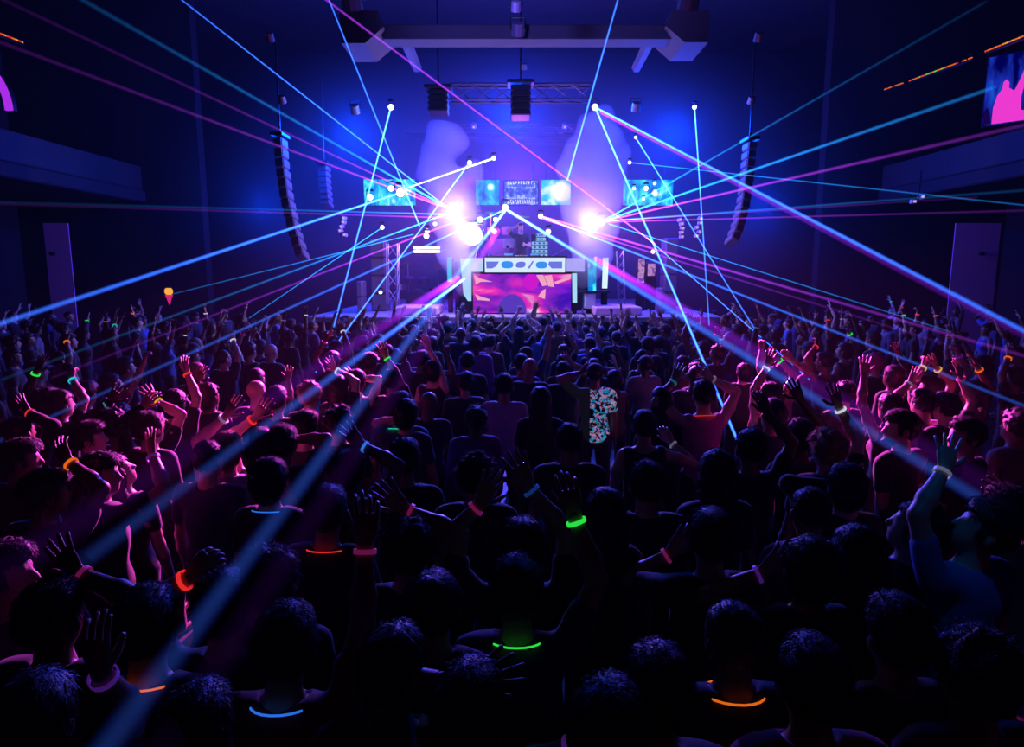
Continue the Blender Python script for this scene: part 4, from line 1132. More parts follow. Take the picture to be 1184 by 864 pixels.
# --- guests found by their glowing wristbands further back: (wrist x, wrist y, colour, raised side, head offset x, head offset y)
far = [(42, 430, 'green', 'L', 14, 34), (77, 394, 'orange', 'R', -8, 22), (101, 371, 'green', 'R', -6, 14), (122, 370, 'red', 'L', 8, 18), (133, 376, 'teal', 'R', -8, 12), (153, 361, 'orange', 'L', 6, 12),
       (83, 438, 'cyan', 'R', -14, 28), (33, 477, 'red', 'R', -12, 22), (181, 464, 'yellow', 'R', -8, 20), (164, 472, 'red', 'L', 8, 22), (214, 385, 'white', 'L', 8, 28), (216, 431, 'red', 'R', -14, 34),
       (237, 359, 'white', 'L', 8, 20), (228, 440, 'red', 'L', 14, 16), (269, 392, 'white', 'R', -10, 22), (281, 385, 'p_pink', 'L', 8, 20), (286, 348, 'p_pink', 'R', -5, 20), (127, 465, 'cyan', 'L', 10, 26),
       (328, 368, 'p_white', 'L', 6, 22), (354, 361, 'white', 'R', -6, 20), (376, 394, 'p_pink', 'L', 9, 22), (396, 382, 'white', 'R', -7, 20), (456, 357, 'p_white', 'L', 6, 16),
       (1027, 341, 'teal', 'L', 5, 18), (1044, 351, 'red', 'R', -5, 18), (1043, 358, 'green', 'L', 8, 22), (1061, 361, 'red', 'R', -4, 20), (1081, 363, 'orange', 'L', 6, 18), (957, 364, 'red', 'L', 6, 24),
       (982, 385, 'green', 'R', -6, 20), (900, 416, 'green', 'R', -8, 20), (1068, 424, 'yellow', 'L', 8, 24), (1083, 426, 'yellow', 'R', -6, 22), (1131, 426, 'orange', 'R', -8, 28), (1166, 413, 'orange', 'L', 8, 24),
       (1097, 388, 'p_pink', 'L', 8, 22), (1040, 412, 'cyan', 'R', -8, 22), (974, 362, 'p_white', 'R', -5, 26), (944, 400, 'red', 'L', 10, 18), (1108, 410, 'p_purple', 'R', -8, 24), (875, 378, 'p_cyan', 'L', 6, 22), (834, 390, 'p_white', 'R', -6, 18)]
CW = {'p_pink': 'pink paper', 'p_white': 'white paper', 'p_purple': 'violet paper', 'p_cyan': 'pale blue paper'}
zone = lambda px: 'far left' if px < 120 else 'left' if px < 300 else 'centre left' if px < 480 else 'middle' if px < 720 else 'centre right' if px < 940 else 'right' if px < 1070 else 'far right'
hk = ['short', 'bob', 'long', 'curly', 'buzz', 'pony', 'cap', 'bun']
rr = random.Random(12)
for i, (wx, wy, c, sd, ox, oy) in enumerate(far):
    fem = rr.random() < .45; hr = rr.choice(['bob', 'long', 'pony', 'bun'] if fem else ['short', 'buzz', 'curly', 'short'])
    cn = ('glowing ' + c) if c not in CW else CW[c]
    hero(wx + ox, wy + oy, 'person with %s, %s band on raised %s wrist, %s' % ({'short': 'short hair', 'bob': 'bobbed hair', 'long': 'long hair', 'pony': 'a ponytail', 'bun': 'a hair bun', 'buzz': 'cropped hair', 'curly': 'curly hair'}[hr], cn, 'right' if sd == 'R' else 'left', zone(wx)),
         'the guest with the %s band' % cn, arms=[(sd, wx, wy, rr.choice(['open', 'open', 'relaxed', 'fist', 'peace']))], bands={sd: c}, sex='f' if fem else 'm', hair=hr,
         skin=rr.choice(['light', 'tan', 'light', 'brown']), shirt=rr.choice(['tee', 'tee', 'tank', 'long']), hairc=rr.choice(['black', 'brown']), head=(rr.uniform(-.3, .3), rr.uniform(0, .2), 0))

# --- the rest of the crowd, one archetype built once and then copied with its parts
ARCH = []
HW = {'short': 'short haired', 'buzz': 'crop haired', 'curly': 'curly haired', 'bald': 'bald', 'long': 'long haired', 'bob': 'bob haired', 'pony': 'ponytailed', 'bun': 'bun haired', 'cap': 'capped'}
PW = {(): 'arms down', ('L',): 'left arm up', ('R',): 'right arm up', ('L', 'R'): 'both arms up'}
ar = random.Random(33)
def rand_arm(sd):
    sx = -1 if sd == 'L' else 1
    return (sx * ar.uniform(.12, .42), ar.uniform(.05, .32), ar.uniform(1.62, 1.92))
for hrx, fem, up, cut in (('short', 0, '', 'tee'), ('long', 1, '', 'tank'), ('buzz', 0, '', 'tee'), ('bob', 1, '', 'tee'), ('curly', 0, '', 'long'), ('bun', 1, '', 'tank'), ('short', 0, '', 'long'), ('cap', 0, '', 'tee'), ('pony', 1, '', 'tee'), ('bald', 0, '', 'tee'),
                      ('short', 0, 'LR', 'tee'), ('long', 1, 'LR', 'tank'), ('short', 0, 'R', 'tee'), ('bob', 1, 'L', 'tank'), ('curly', 0, 'LR', 'tee'), ('buzz', 0, 'L', 'tee'), ('pony', 1, 'R', 'tee'), ('bun', 1, 'LR', 'tee'), ('cap', 0, 'R', 'tee'), ('short', 0, 'L', 'long'),
                      ('short', 0, 'LR', 'tank'), ('long', 1, 'R', 'tee'), ('buzz', 0, 'LR', 'tee'), ('bob', 1, 'R', 'tee')):
    p = person_parts(sex='f' if fem else 'm', hair=hrx, shirt=cut, arms={sd: rand_arm(sd) for sd in up}, h=.0155, nstr=700, seed=len(ARCH) + 200,
                     hands={sd: ar.choice(['open', 'open', 'relaxed', 'fist', 'horns']) for sd in up}, head=(ar.uniform(-.25, .25), ar.uniform(-.05, .25), ar.uniform(-.1, .1)))
    ARCH.append(dict(parts=p, hair=hrx, fem=fem, up=tuple(up), first=None))
def copy_person(a, loc, rz, s, skin, hair, col, tr):
    if a['first'] is None:
        r = make_person(loc, rz, a['parts'], skin, hair, col, tr); a['first'] = r
    else:
        r = a['first'].copy(); C.objects.link(r); r.location = loc; r.rotation_euler = (0, 0, rz)
        for ch in list(a['first'].children):
            c = ch.copy(); c.parent = r; C.objects.link(c)
            nm = ch.name.split('.')[0]
            m = {'body': skin_mat(skin), 'hair': hair_mat(hair), 'shirt': cloth_mat(col), 'trousers': cloth_mat(tr)}.get(nm)
            if m: c.material_slots[0].link = 'OBJECT'; c.material_slots[0].material = m
    r.scale = (s, s, s)
    return r
from collections import Counter
cnt = Counter(p[4] for p in PEOPLE); REFS = [p for p in PEOPLE if cnt[p[4]] == 1]
def topx(x, y, z):
    d = np.array([x, y, z]) - CAM
    fw = d[1] * CP - d[2] * SP; upv = d[1] * SP + d[2] * CP
    return 592 + F_PX * d[0] / fw, 432 - F_PX * upv / fw
CLEAR = [(664, 440, 716, 545), (785, 440, 850, 545), (1010, 480, 1075, 570), (1085, 495, 1150, 560), (1060, 600, 1184, 760), (90, 530, 165, 610), (930, 505, 985, 560), (560, 690, 640, 800),
         (370, 640, 430, 800), (300, 740, 380, 864), (800, 720, 880, 864), (130, 700, 205, 800)]
fr = random.Random(5); placed = [(p[0], p[1]) for p in PEOPLE]; tries = 0; nfill = 0
cands = []
while tries < 9000 and nfill < N_FILL:
    tries += 1
    y = fr.uniform(2.0, 18.6); x = fr.uniform(-13.5, 13.5)
    if abs(x) > .76 * y + .3: continue
    if y > 15.5 and abs(x) < 5.4: continue
    if y > 12 and abs(x) > 10.2 and fr.random() < .6: continue
    need = .50 if (abs(x) < 5 and y > 8) else .58 if abs(x) < 5 else .64 if y < 9 else .80
    if any((x - a) ** 2 + (y - b) ** 2 < need ** 2 for a, b in placed): continue
    hx, hy = topx(x, y, 1.66); rad = .15 * F_PX / y
    if any(y < wy_ + .1 and abs(hx - wx_) < rad + 8 and -rad - 22 < wpy - hy < rad * 1.2 for wx_, wpy, wy_ in WRISTS): continue
    if any(x0 - rad * .6 < hx < x1 + rad * .6 and y0 < hy < y1 + 20 for x0, y0, x1, y1 in CLEAR): continue
    # leave the lifted hands of the placed guests in view
    front = y > 12.5 and abs(x) < 4.2
    pu = .75 if front else .35 if y > 8.5 else .22 if y > 6.5 else 0
    ups = fr.random() < pu
    pool = [a for a in ARCH if bool(a['up']) == ups]
    a = fr.choice(pool); s = (.95 if a['fem'] else 1.0) * fr.uniform(.95, 1.04)
    if y < 6: s *= .97
    r = copy_person(a, (x, y, 0), facing(x, y) + fr.uniform(-.35, .35), s, fr.choice(['light', 'tan', 'tan', 'brown', 'deep']), fr.choice(['black', 'black', 'brown']),
                    fr.choice(['black', 'black', 'navy', 'grey', 'purple', 'blue', 'black', 'brown']), 'black')
    col = 0
    px, py = topx(x, y, 1.62 * s)
    ref = min(REFS, key=lambda q: (q[2] - px) ** 2 + 2.5 * (q[3] - py) ** 2)
    dx, dyy = px - ref[2], py - ref[3]
    rel = ('left of' if dx < 0 else 'right of') if abs(dx) > 1.6 * abs(dyy) else ('ahead of' if dyy < 0 else 'behind')
    lb = '%s person, %s, %s %s' % (HW[a['hair']], PW[a['up']], rel, ref[4])
    if len(lb.replace('-', ' ').split()) > 15: lb = '%s person %s %s' % (HW[a['hair']], rel, ref[4])
    tag(r, lb, 'person', 'guests in the packed crowd')
    placed.append((x, y)); nfill += 1
print('GUESTS', len(PEOPLE), nfill, tries)
for _o in C.objects:
    if 'label' in _o and len(_o['label'].replace('-', ' ').split()) > 16: print('LONG', _o['label'])
# a small light-up cone held up at the far left
P = at(195, 337, 15.5); r = empty('light_up_toy', P); tag(r, 'glowing orange and pink cone shaped toy held up at the left', 'toy')
MB().box((0, 0, 0), (.17, .12, .15), bev=.04).build('glowing_block', emissive('toy_orange', (1, .42, .06), 1.0), r)
MB().lathe([(.012, -.30), (.05, -.16), (.085, -.08)], (0, 0, 0), 12).build('cone', emissive('toy_pink', (.75, .02, .22), .8), r)
# ---------------------------------------------------------------- light fixtures
def lamp(kind, loc, energy, col, tgt=None, size=60, blend=.6, rad=.12, nm='lamp', vol=None):
    l = bpy.data.lights.new(nm, kind); l.energy = energy; l.color = col
    if kind == 'SPOT': l.spot_size = math.radians(size); l.spot_blend = blend; l.shadow_soft_size = rad
    elif kind == 'POINT': l.shadow_soft_size = rad
    else: l.size = rad
    o = bpy.data.objects.new(nm, l); C.objects.link(o); o.location = tuple(map(float, loc))
    if tgt is not None:
        o.rotation_euler = (Vector(tuple(map(float, tgt))) - o.location).to_track_quat('-Z', 'Y').to_euler()
    return o

def fixture(px, py, Y, lab, col=(.9, .95, 1), s=.3, e=6, tgt=(0, 6, 1.6), hang=True, R_=None):
    """a moving head: yoke, head, glowing lens"""
    P = at(px, py, Y); r = empty('moving_head', P); tag(r, lab, 'stage light')
    d = unit(np.array(tgt) - P); q = Vector(d).to_track_quat('-Z', 'Y').to_matrix()
    mb = MB().lathe([(.01, s*.9), (s*.4, s*.85), (s*.46, s*.3), (s*.46, -.0*s), (s*.46, -.02*s), (s*.4, .0)], (0, 0, 0), 16, q)
    mb.build('head', M_metal, r)
    MB().lathe([(.002, -.035*s), (s*.2, -.03*s), (s*.40, -.01*s), (s*.40, .02*s)], (0, 0, 0), 16, q).build('lens', emissive('lens_%g_%g_%g_%g' % (*col, e), col, e), r)
    up = 1 if hang else -1
    k = s * (.62 if e >= 9 else 1)
    y = MB().tube([(-s*.52, 0, s*.15), (-s*.52, 0, up*k*.8), (s*.52, 0, up*k*.8), (s*.52, 0, s*.15)], k*.06, 6)
    y.box((0, 0, up*k*.9), (k*.9, k*.6, k*.25), bev=.02)
    y.build('yoke', M_metal, r)
    return r

# strong flares
fixture(524, 244, 16.9, 'blazing white moving head in the smoke left of the screens', (1, .96, 1), .34, 9, tgt=(-.6, 0, 2.8))
fixture(546, 272, 17.0, 'biggest blazing white moving head above the left end of the booth', (1, .97, 1), .54, 10, tgt=(-.4, 0, 2.8))
fixture(683, 260, 17.0, 'blazing white moving head at the right of the booth', (1, .97, 1), .34, 9, tgt=(.6, 0, 2.8))
fixture(695, 257, 17.2, 'smaller white moving head just right of the blazing one', (1, .95, 1), .22, 6, tgt=(1.4, 0, 2.8))
for px, py, s, lab in ((452, 124, .17, 'white laser head hanging high above the left screen'), (688, 124, .19, 'white laser head hanging high above the right half of the stage'),
                       (803, 124, .13, 'white laser head hanging high at the far right'), (543, 188, .13, 'small laser head in the left smoke plume'),
                       (571, 183, .13, 'small laser head above the small cyan screen'), (728, 188, .10, 'small laser head above the right wide screen'),
                       (735, 159, .09, 'tiny laser head up and right of the right smoke plume'), (442, 263, .13, 'small laser head left of the stage below the wide screen'),
                       (625, 250, .15, 'small laser head just right of the performer'), (634, 268, .16, 'small white lamp above the cyan rack'),
                       (463, 223, .26, 'white laser head in front of the left wide screen'), (452, 218, .18, 'pinkish lamp in front of the left wide screen, upper one'),
                       (428, 228, .19, 'white lamp in front of the lower left corner of the left wide screen'), (503, 259, .12, 'small white lamp left of the big flare, upper one'),
                       (494, 267, .14, 'small white lamp left of the big flare, middle one'), (493, 273, .17, 'oval white lamp left of the big flare, lowest one'),
                       (573, 254, .15, 'white lamp above the pink drums, upper one'), (571.5, 267.5, .15, 'white lamp above the pink drums, lower one'),
                       (555, 254, .18, 'white lamp just above the big flare'), (584, 240, .2, 'cyan white laser head under the lettered screen'),
                       (755, 291, .16, 'white lamp on top of the small pink lit panel'), (440, 338, .11, 'white lamp low beside the left speaker stack'),
                       (733, 218, .14, 'lamp glinting at the top left of the right wide screen'), (747, 218, .19, 'brightest lamp glinting on the right wide screen'),
                       (757, 212, .14, 'lamp glinting at the upper middle of the right wide screen'), (757, 223, .17, 'lamp glinting at the right of the right wide screen'),
                       (744, 230, .12, 'lamp glinting low on the right wide screen')):
    fixture(px, py, 17.6 if py > 200 else 17.0, lab, (.86, .93, 1), s * (.75 if px > 730 and py > 205 else 1), 3.5, tgt=(0, 2, 2.4))
# dark fixtures and small things under the ceiling
for px, py, Y, s, lab in ((313, 48, 12, .14, 'dark lamp under the ceiling at the upper left'), (327, 119, 15, .15, 'small dark lamp above the left line array'), (597, 13, 10.5, .14, 'dark lamp with a pink glint at the top centre of the ceiling'),
                          (599, 41, 13.2, .22, 'dark projector on the middle of the plaster beam'), (408, 10, 11, .3, 'dark lamp by the left ceiling box'), (795, 10, 11, .3, 'dark lamp by the right ceiling box'),
                          (876, 48, 12, .14, 'dark lamp under the ceiling at the upper right'), (868, 120, 15, .15, 'small dark lamp above the right line array'), (606, 80, 16, .12, 'tiny dark lamp above the front truss'),
                          (735, 128, 17, .2, 'dark lamp at the right end of the front truss'), (411, 131, 17, .2, 'dark lamp left of the high laser head'), (548, 148, 20, .14, 'amber dotted lamp on the rear truss, left one'), (653, 148, 20, .14, 'amber dotted lamp on the rear truss, right one')):
    P = at(px, py, Y); r = empty('ceiling_lamp', P); tag(r, lab, 'ceiling lamp')
    q = Matrix.Rotation(.6, 3, 'X')
    MB().lathe([(.01, s), (s*.5, s*.95), (s*.55, 0), (s*.42, 0)], (0, 0, 0), 12, q).build('housing', principled('lamp_shell', (.30, .26, .34), .35, .5), r)
    MB().tube([(-s*.6, 0, s*.4), (-s*.6, 0, s*1.4), (s*.6, 0, s*1.4), (s*.6, 0, s*.4)], s*.06, 5).build('bracket', M_metal, r)
    if 'amber' in lab: MB().box((0, -.1, 0), (.05, .05, .04)).build('indicator', emissive('amber', (1, .45, .15), 1), r)
# pale lantern clusters at the ends of the stage
for px, py, lab in ((394, 262, 'pale cluster of lamp boxes hanging left of the stage'), (789, 264, 'pinkish cluster of lamp boxes hanging right of the stage'), (811, 263, 'pale blue cluster of lamp boxes hanging furthest right of the stage'), (1063, 222, 'small pale projector on the right balcony front')):
    Y = 18.5 if px < 1000 else 17; P = at(px, py, Y); r = empty('lamp_cluster', P); tag(r, lab, 'lamp cluster')
    rr = random.Random(px)
    for k in range(5 if px < 1000 else 2):
        c_ = (rr.uniform(-.12, .12), rr.uniform(-.1, .1), -.22 + .11 * k)
        b = MB().box(c_, (.12, .12, .09), Matrix.Rotation(rr.uniform(-.6, .6), 3, 'Y'), bev=.01).build('lamp_box', principled('lamp_pale', (.7, .6, .8), .4), r)
        MB().box((c_[0], c_[1] - .07, c_[2]), (.06, .02, .05)).build('lens', emissive('cluster_lens', (.75, .5, 1), .8), b)
    MB().tube([(0, 0, -.3), (0, 0, .5)], .015, 6).build('pole', M_metal, r)

# ---------------------------------------------------------------- laser beams
def beam_mat(name, core, halo, a, b, pc=5.0, ph=2.2):
    if name in MATS: return MATS[name]
    m = bpy.data.materials.new(name); m.use_nodes = True; nt = m.node_tree; nt.nodes.clear()
    N = nt.nodes.new; Lk = nt.links.new
    out = N('ShaderNodeOutputMaterial'); add = N('ShaderNodeAddShader'); tr = N('ShaderNodeBsdfTransparent')
    ge = N('ShaderNodeNewGeometry'); ax = N('ShaderNodeAttribute'); ax.attribute_name = 'axis'
    def vm(op, p, q):
        n = N('ShaderNodeVectorMath'); n.operation = op; Lk(p, n.inputs[0]); Lk(q, n.inputs[1]); return n.outputs['Value']
    def mt(op, p, q):
        n = N('ShaderNodeMath'); n.operation = op
        for i, v in enumerate((p, q)):
            if v is None: continue
            if isinstance(v, (int, float)): n.inputs[i].default_value = v
            else: Lk(v, n.inputs[i])
        return n.outputs[0]
    # how deep the line of sight passes through the round beam, whatever its slant
    ni = mt('ABSOLUTE', vm('DOT_PRODUCT', ge.outputs['Normal'], ge.outputs['Incoming']), None)
    ai = vm('DOT_PRODUCT', ax.outputs['Vector'], ge.outputs['Incoming'])
    sn = mt('SQRT', mt('MAXIMUM', mt('SUBTRACT', 1.0, mt('MULTIPLY', ai, ai)), .0004), None)
    inv = mt('MINIMUM', mt('DIVIDE', ni, sn), 1.0)
    def branch(p, col, s):
        pw = N('ShaderNodeMath'); pw.operation = 'POWER'; pw.use_clamp = True; Lk(inv, pw.inputs[0]); pw.inputs[1].default_value = p
        at_ = N('ShaderNodeAttribute'); at_.attribute_name = 'power'
        ml = N('ShaderNodeMath'); ml.operation = 'MULTIPLY'; Lk(pw.outputs[0], ml.inputs[0]); Lk(at_.outputs['Fac'], ml.inputs[1])
        m2 = N('ShaderNodeMath'); m2.operation = 'MULTIPLY'; Lk(ml.outputs[0], m2.inputs[0]); m2.inputs[1].default_value = s
        e = N('ShaderNodeEmission'); e.inputs[0].default_value = (*col, 1); Lk(m2.outputs[0], e.inputs[1]); return e
    e1 = branch(pc, core, a); e2 = branch(ph, halo, b)
    ad2 = N('ShaderNodeAddShader'); Lk(e1.outputs[0], ad2.inputs[0]); Lk(e2.outputs[0], ad2.inputs[1])
    Lk(ad2.outputs[0], add.inputs[0]); Lk(tr.outputs[0], add.inputs[1]); Lk(add.outputs[0], out.inputs[0])
    m.cycles.emission_sampling = 'NONE'; MATS[name] = m
    return m
BCOL = {'white': ((.65, .8, 1), (.10, .18, 1)), 'blue': ((.05, .20, 1), (.0, .05, .95)), 'lilac': ((.055, .20, 1), (.02, .03, .9)), 'cyan': ((.02, .30, .90), (.0, .10, .60)), 'purple': ((.42, .05, .85), (.22, .01, .55)), 'violet': ((.20, .01, .55), (.20, .01, .55)), 'pinkw': ((.8, .5, 1), (.4, .05, .9))}
BK, BE, HOT = .85, 1.15, 3.0
def beam(a, Ya, b, Yb, col, r0, r1, p0, p1, lab, n=16, seg=14, k=1.0):
    A = at(*a, Ya); B = at(*b, Yb); d = B - A
    mb = MB(); pts = []; rs = []; pw = []
    for i in range(seg + 1):
        t = (i / seg); pts.append(A + d * t); rs.append(r0 + (r1 - r0) * t)
        # hand-set fade painted into the tube's glow along its length
        q = p0 * HOT; pw.append(BK * q * (p1 / q) ** (t ** BE))
    o0 = pts[0]
    mb.tube([p - o0 for p in pts], rs, n, caps=False)
    c = BCOL[col]
    o = mb.build('laser_beam', beam_mat('beam_' + col, c[0], c[1], 1.0 * k, .42 * k, 3.0 if col == 'violet' else 6.0 if k == 1 else 4.0, 4.0 if col == 'violet' else 2.6), None, True)
    o.location = tuple(map(float, o0))
    at_ = o.data.attributes.new('power', 'FLOAT', 'POINT')
    at_.data.foreach_set('value', np.repeat(pw, n).astype(np.float32))
    av = o.data.attributes.new('axis', 'FLOAT_VECTOR', 'POINT')
    av.data.foreach_set('vector', np.tile(unit(d), len(mb.v)).astype(np.float32))
    tag(o, lab, 'laser beam')
    return o
SRC = (585, 242)
# big ones towards the camera
beam(SRC, 17.5, (105, 888), 1.35, 'lilac', .040, .046, 7.0, .035, 'widest blue laser beam slanting from below the lettered screen to the bottom left corner')
beam((575, 268), 17.4, (110, 990), 1.2, 'violet', .085, .06, 1.5, .004, 'soft violet fan edge along the right side of the widest blue beam')
beam((536, 323), 16.6, (92, 652), 2.6, 'lilac', .040, .052, 7.0, .03, 'broad blue laser beam from the left corner of the booth down to the lower left')
beam((528, 322), 16.6, (-60, 700), 2.2, 'violet', .09, .09, 1.5, .010, 'soft violet fan above the broad lower left beam')
beam(SRC, 17.5, (1200, 618), 3.1, 'lilac', .038, .052, 7.0, .06, 'broad blue laser beam from below the lettered screen down to the right edge')
beam((690, 300), 16.2, (1260, 630), 3.4, 'violet', .08, .10, 1.5, .016, 'soft violet fan above the broad right beam')
beam((688, 124), 17.0, (1196, 389), 4.6, 'blue', .026, .026, 3.2, .35, 'bright blue laser beam from the high right laser head down to the right edge')
beam((694, 130), 17.0, (1184, 388), 5.0, 'violet', .035, .035, .9, .08, 'violet laser beam just under the bright one running to the right edge')
beam((688, 124), 17.0, (855, 515), 6.2, 'blue', .026, .018, 3.2, 1.6, 'steep white-blue laser beam from the high right laser head into the crowd')
beam((463, 223), 17.5, (-14, 379), 4.6, 'blue', .028, .028, 2.8, .28, 'bright blue laser beam from the left wide screen to the left edge')
beam((452, 124), 17.0, (386, 378), 13.5, 'blue', .026, .024, 2.4, 1.1, 'steep laser beam falling from the high left laser head to the crowd')
beam((656, 208), 18.0, (716, -6), 8.0, 'blue', .028, .015, 2.4, .8, 'steep laser beam from the top edge to the screen with the white disc')
beam((485, 261), 18.0, (378, -6), 9.5, 'blue', .024, .014, 2.0, .7, 'steep laser beam from the top edge to the left wide screen')
beam((522, 244), 17.0, (205, -4), 8.0, 'blue', .020, .012, 2.2, .5, 'thin laser beam from the top left edge to the left flare')
beam((522, 243), 17.0, (50, -26), 4.6, 'cyan', .026, .024, 3.6, .035, 'cyan laser beam fading out towards the top left corner')
beam((508, 238), 17.2, (-10, 45), 4.4, 'purple', .026, .020, 2.6, .022, 'lower purple laser beam fading towards the upper left')
beam((512, 239), 17.2, (0, -2), 4.4, 'purple', .022, .018, 2.3, .014, 'upper purple laser beam fading towards the upper left')
beam((571, 183), 17.0, (472, 217), 17.5, 'white', .026, .026, 1.6, 1.6, 'short white laser beam from the small laser head to the left wide screen')
beam((543, 188), 17.0, (365, 431), 11.5, 'blue', .022, .018, 2.4, 1.1, 'thin laser beam from the left smoke plume down into the crowd on the left')
beam((515, 248), 17.0, (0, 440), 6.0, 'cyan', .022, .022, 2.4, .02, 'upper cyan laser beam of the left fan running down to the left edge')
beam((540, 251), 17.0, (60, 437), 6.5, 'purple', .022, .022, 2.0, .02, 'magenta laser beam of the left fan')
beam(SRC, 17.4, (0, 509), 5.0, 'blue', .026, .024, 2.6, .05, 'lower blue laser beam of the left fan running to the left edge')
beam((442, 263), 17.5, (288, 368), 13.0, 'cyan', .012, .012, 1.2, .35, 'hair thin laser beam from the small lamp left of the stage')
beam((478, 271), 17.5, (200, 340), 12.0, 'cyan', .014, .016, .8, .12, 'faint thin laser beam above the left fan')
beam((520, 248), 17.0, (-30, 233), 5.0, 'cyan', .024, .018, 1.1, .012, 'level cyan laser beam running to the left edge')
beam((520, 252), 17.0, (-30, 235), 5.0, 'purple', .022, .018, .9, .010, 'level purple laser beam just under the level cyan one')
# right side
beam((735, 159), 17.0, (876, 386), 11.5, 'blue', .018, .014, 1.9, .8, 'thin steep laser beam from the tiny laser head down into the right crowd')
beam((803, 124), 17.0, (820, 376), 13.0, 'blue', .022, .018, 2.0, .7, 'upright thin laser beam dropping from the far right laser head')
beam((757, 282), 18.0, (369, -6), 9.0, 'purple', .018, .022, 2.2, .25, 'violet laser beam crossing from the top left to the right of the stage')
beam((697, 256), 17.0, (1140, 2), 7.0, 'cyan', .022, .022, 2.4, .02, 'cyan laser beam rising to the top right corner')
beam((697, 256), 17.0, (1150, 101), 6.5, 'cyan', .026, .028, 2.8, .14, 'cyan laser beam rising towards the right side screen')
beam((697, 256), 17.0, (1200, 141), 6.0, 'purple', .022, .028, 2.6, .06, 'purple laser beam rising to the right edge below the side screen')
beam((697, 256), 17.0, (1200, 219), 6.0, 'cyan', .020, .020, 1.3, .03, 'level cyan laser beam running to the right edge')
beam((697, 257), 17.0, (1200, 243), 6.0, 'purple', .018, .018, 1.1, .03, 'lowest level purple laser beam running to the right edge')
beam((697, 256), 17.0, (1130, 228), 7.0, 'purple', .016, .016, .9, .02, 'middle level purple laser beam on the right')
beam((728, 188), 17.0, (1200, 239), 7.0, 'cyan', .014, .014, .6, .12, 'faint thin cyan laser beam sloping gently to the right edge')
beam((625, 250), 17.2, (1196, 474), 5.2, 'blue', .026, .022, 2.6, .09, 'lower cyan-blue laser beam of the right fan')
beam((625, 250), 17.2, (1196, 415), 5.4, 'purple', .026, .024, 2.6, .06, 'upper magenta laser beam of the right fan')
beam((627, 253), 17.2, (1090, 397), 6.5, 'purple', .022, .020, 1.9, .02, 'lower magenta laser beam of the right fan')
beam((704, 259), 17.0, (1100, 384), 8.0, 'cyan', .014, .013, 1.0, .12, 'faint thin blue laser beam above the right fan')
beam((748, 275), 17.5, (953, 454), 8.5, 'blue', .014, .011, 1.4, .7, 'thin laser beam from the pink lit panel down to the right crowd')

# ---------------------------------------------------------------- haze and smoke
def volume_mat(name, col, dens, aniso=.2, noisy=None):
    m = bpy.data.materials.new(name); m.use_nodes = True; nt = m.node_tree; nt.nodes.clear()
    o = nt.nodes.new('ShaderNodeOutputMaterial'); v = nt.nodes.new('ShaderNodeVolumePrincipled' if False else 'ShaderNodeVolumeScatter')
    v.inputs['Color'].default_value = (*col, 1); v.inputs['Density'].default_value = dens; v.inputs['Anisotropy'].default_value = aniso
    if noisy:
        tc = nt.nodes.new('ShaderNodeTexCoord'); n = nt.nodes.new('ShaderNodeTexNoise'); n.inputs['Scale'].default_value = noisy; n.inputs['Detail'].default_value = 3
        nt.links.new(tc.outputs['Object'], n.inputs[0])
        r = nt.nodes.new('ShaderNodeMapRange'); r.inputs['From Min'].default_value = .38; r.inputs['From Max'].default_value = .68
        r.inputs['To Max'].default_value = dens; nt.links.new(n.outputs['Fac'], r.inputs['Value']); nt.links.new(r.outputs[0], v.inputs['Density'])
    nt.links.new(v.outputs[0], o.inputs['Volume'])
    return m
hz = MB().box((0, 10, 5.25), (29.5, 33, 10.3)).build('haze', volume_mat('haze', (.8, .85, 1), HAZE)); hz['kind'] = 'stuff'; hz['label'] = 'thin haze filling the hall'; hz['category'] = 'haze'

# denser haze added here to gather the blue glow around the stage
P = [ell((0, 0, 0), (11, 5.3, 5.6), k=.01)]
F, org, G = field(P, .5, .6); V, Q = nets(F, org, .5)
sm = volume_mat('stage_haze', (.8, .85, 1), STAGE_HAZE); nt = sm.node_tree
tc = nt.nodes.new('ShaderNodeTexCoord'); mp = nt.nodes.new('ShaderNodeMapping'); mp.inputs['Scale'].default_value = (1 / 11, 1 / 5.3, 1 / 5.6)
ln = nt.nodes.new('ShaderNodeVectorMath'); ln.operation = 'LENGTH'; nt.links.new(tc.outputs['Object'], mp.inputs[0]); nt.links.new(mp.outputs[0], ln.inputs[0])
mr = nt.nodes.new('ShaderNodeMapRange'); mr.interpolation_type = 'SMOOTHSTEP'; mr.inputs['From Min'].default_value = 1.0; mr.inputs['From Max'].default_value = .15
mr.inputs['To Max'].default_value = STAGE_HAZE; nt.links.new(ln.outputs['Value'], mr.inputs['Value'])
nt.links.new(mr.outputs[0], [n for n in nt.nodes if n.bl_idname == 'ShaderNodeVolumeScatter'][0].inputs['Density'])
o = link_mesh('stage_haze', V, Q, sm, None, True); o.location = (.2, 20.7, 4.7)
tag(o, 'thick blue lit haze hanging around the stage', 'haze', kind='stuff')
def plume(blobs, Y, lab):
    P = []; c0 = at(blobs[0][0], blobs[0][1], Y)
    for px, py, r in blobs:
        p = at(px, py, Y) - c0; R_ = r * Y / F_PX
        P.append(ell(p, (R_, R_ * .9, R_), k=.07))
    F, org, G = field(P, .09, .3)
    F = F + fnoise(G, 4.2, 1) * .09 + fnoise(G, 9.5, 5) * .05
    V, Q = nets(F, org, .09)
    o = link_mesh('smoke_plume', V, Q, SMOKE, None, True); o.location = tuple(map(float, c0))
    tag(o, lab, 'smoke', kind='stuff')
SMOKE = volume_mat('smoke', (.92, .9, 1), SMOKE_D, .1)
PY = 17.25
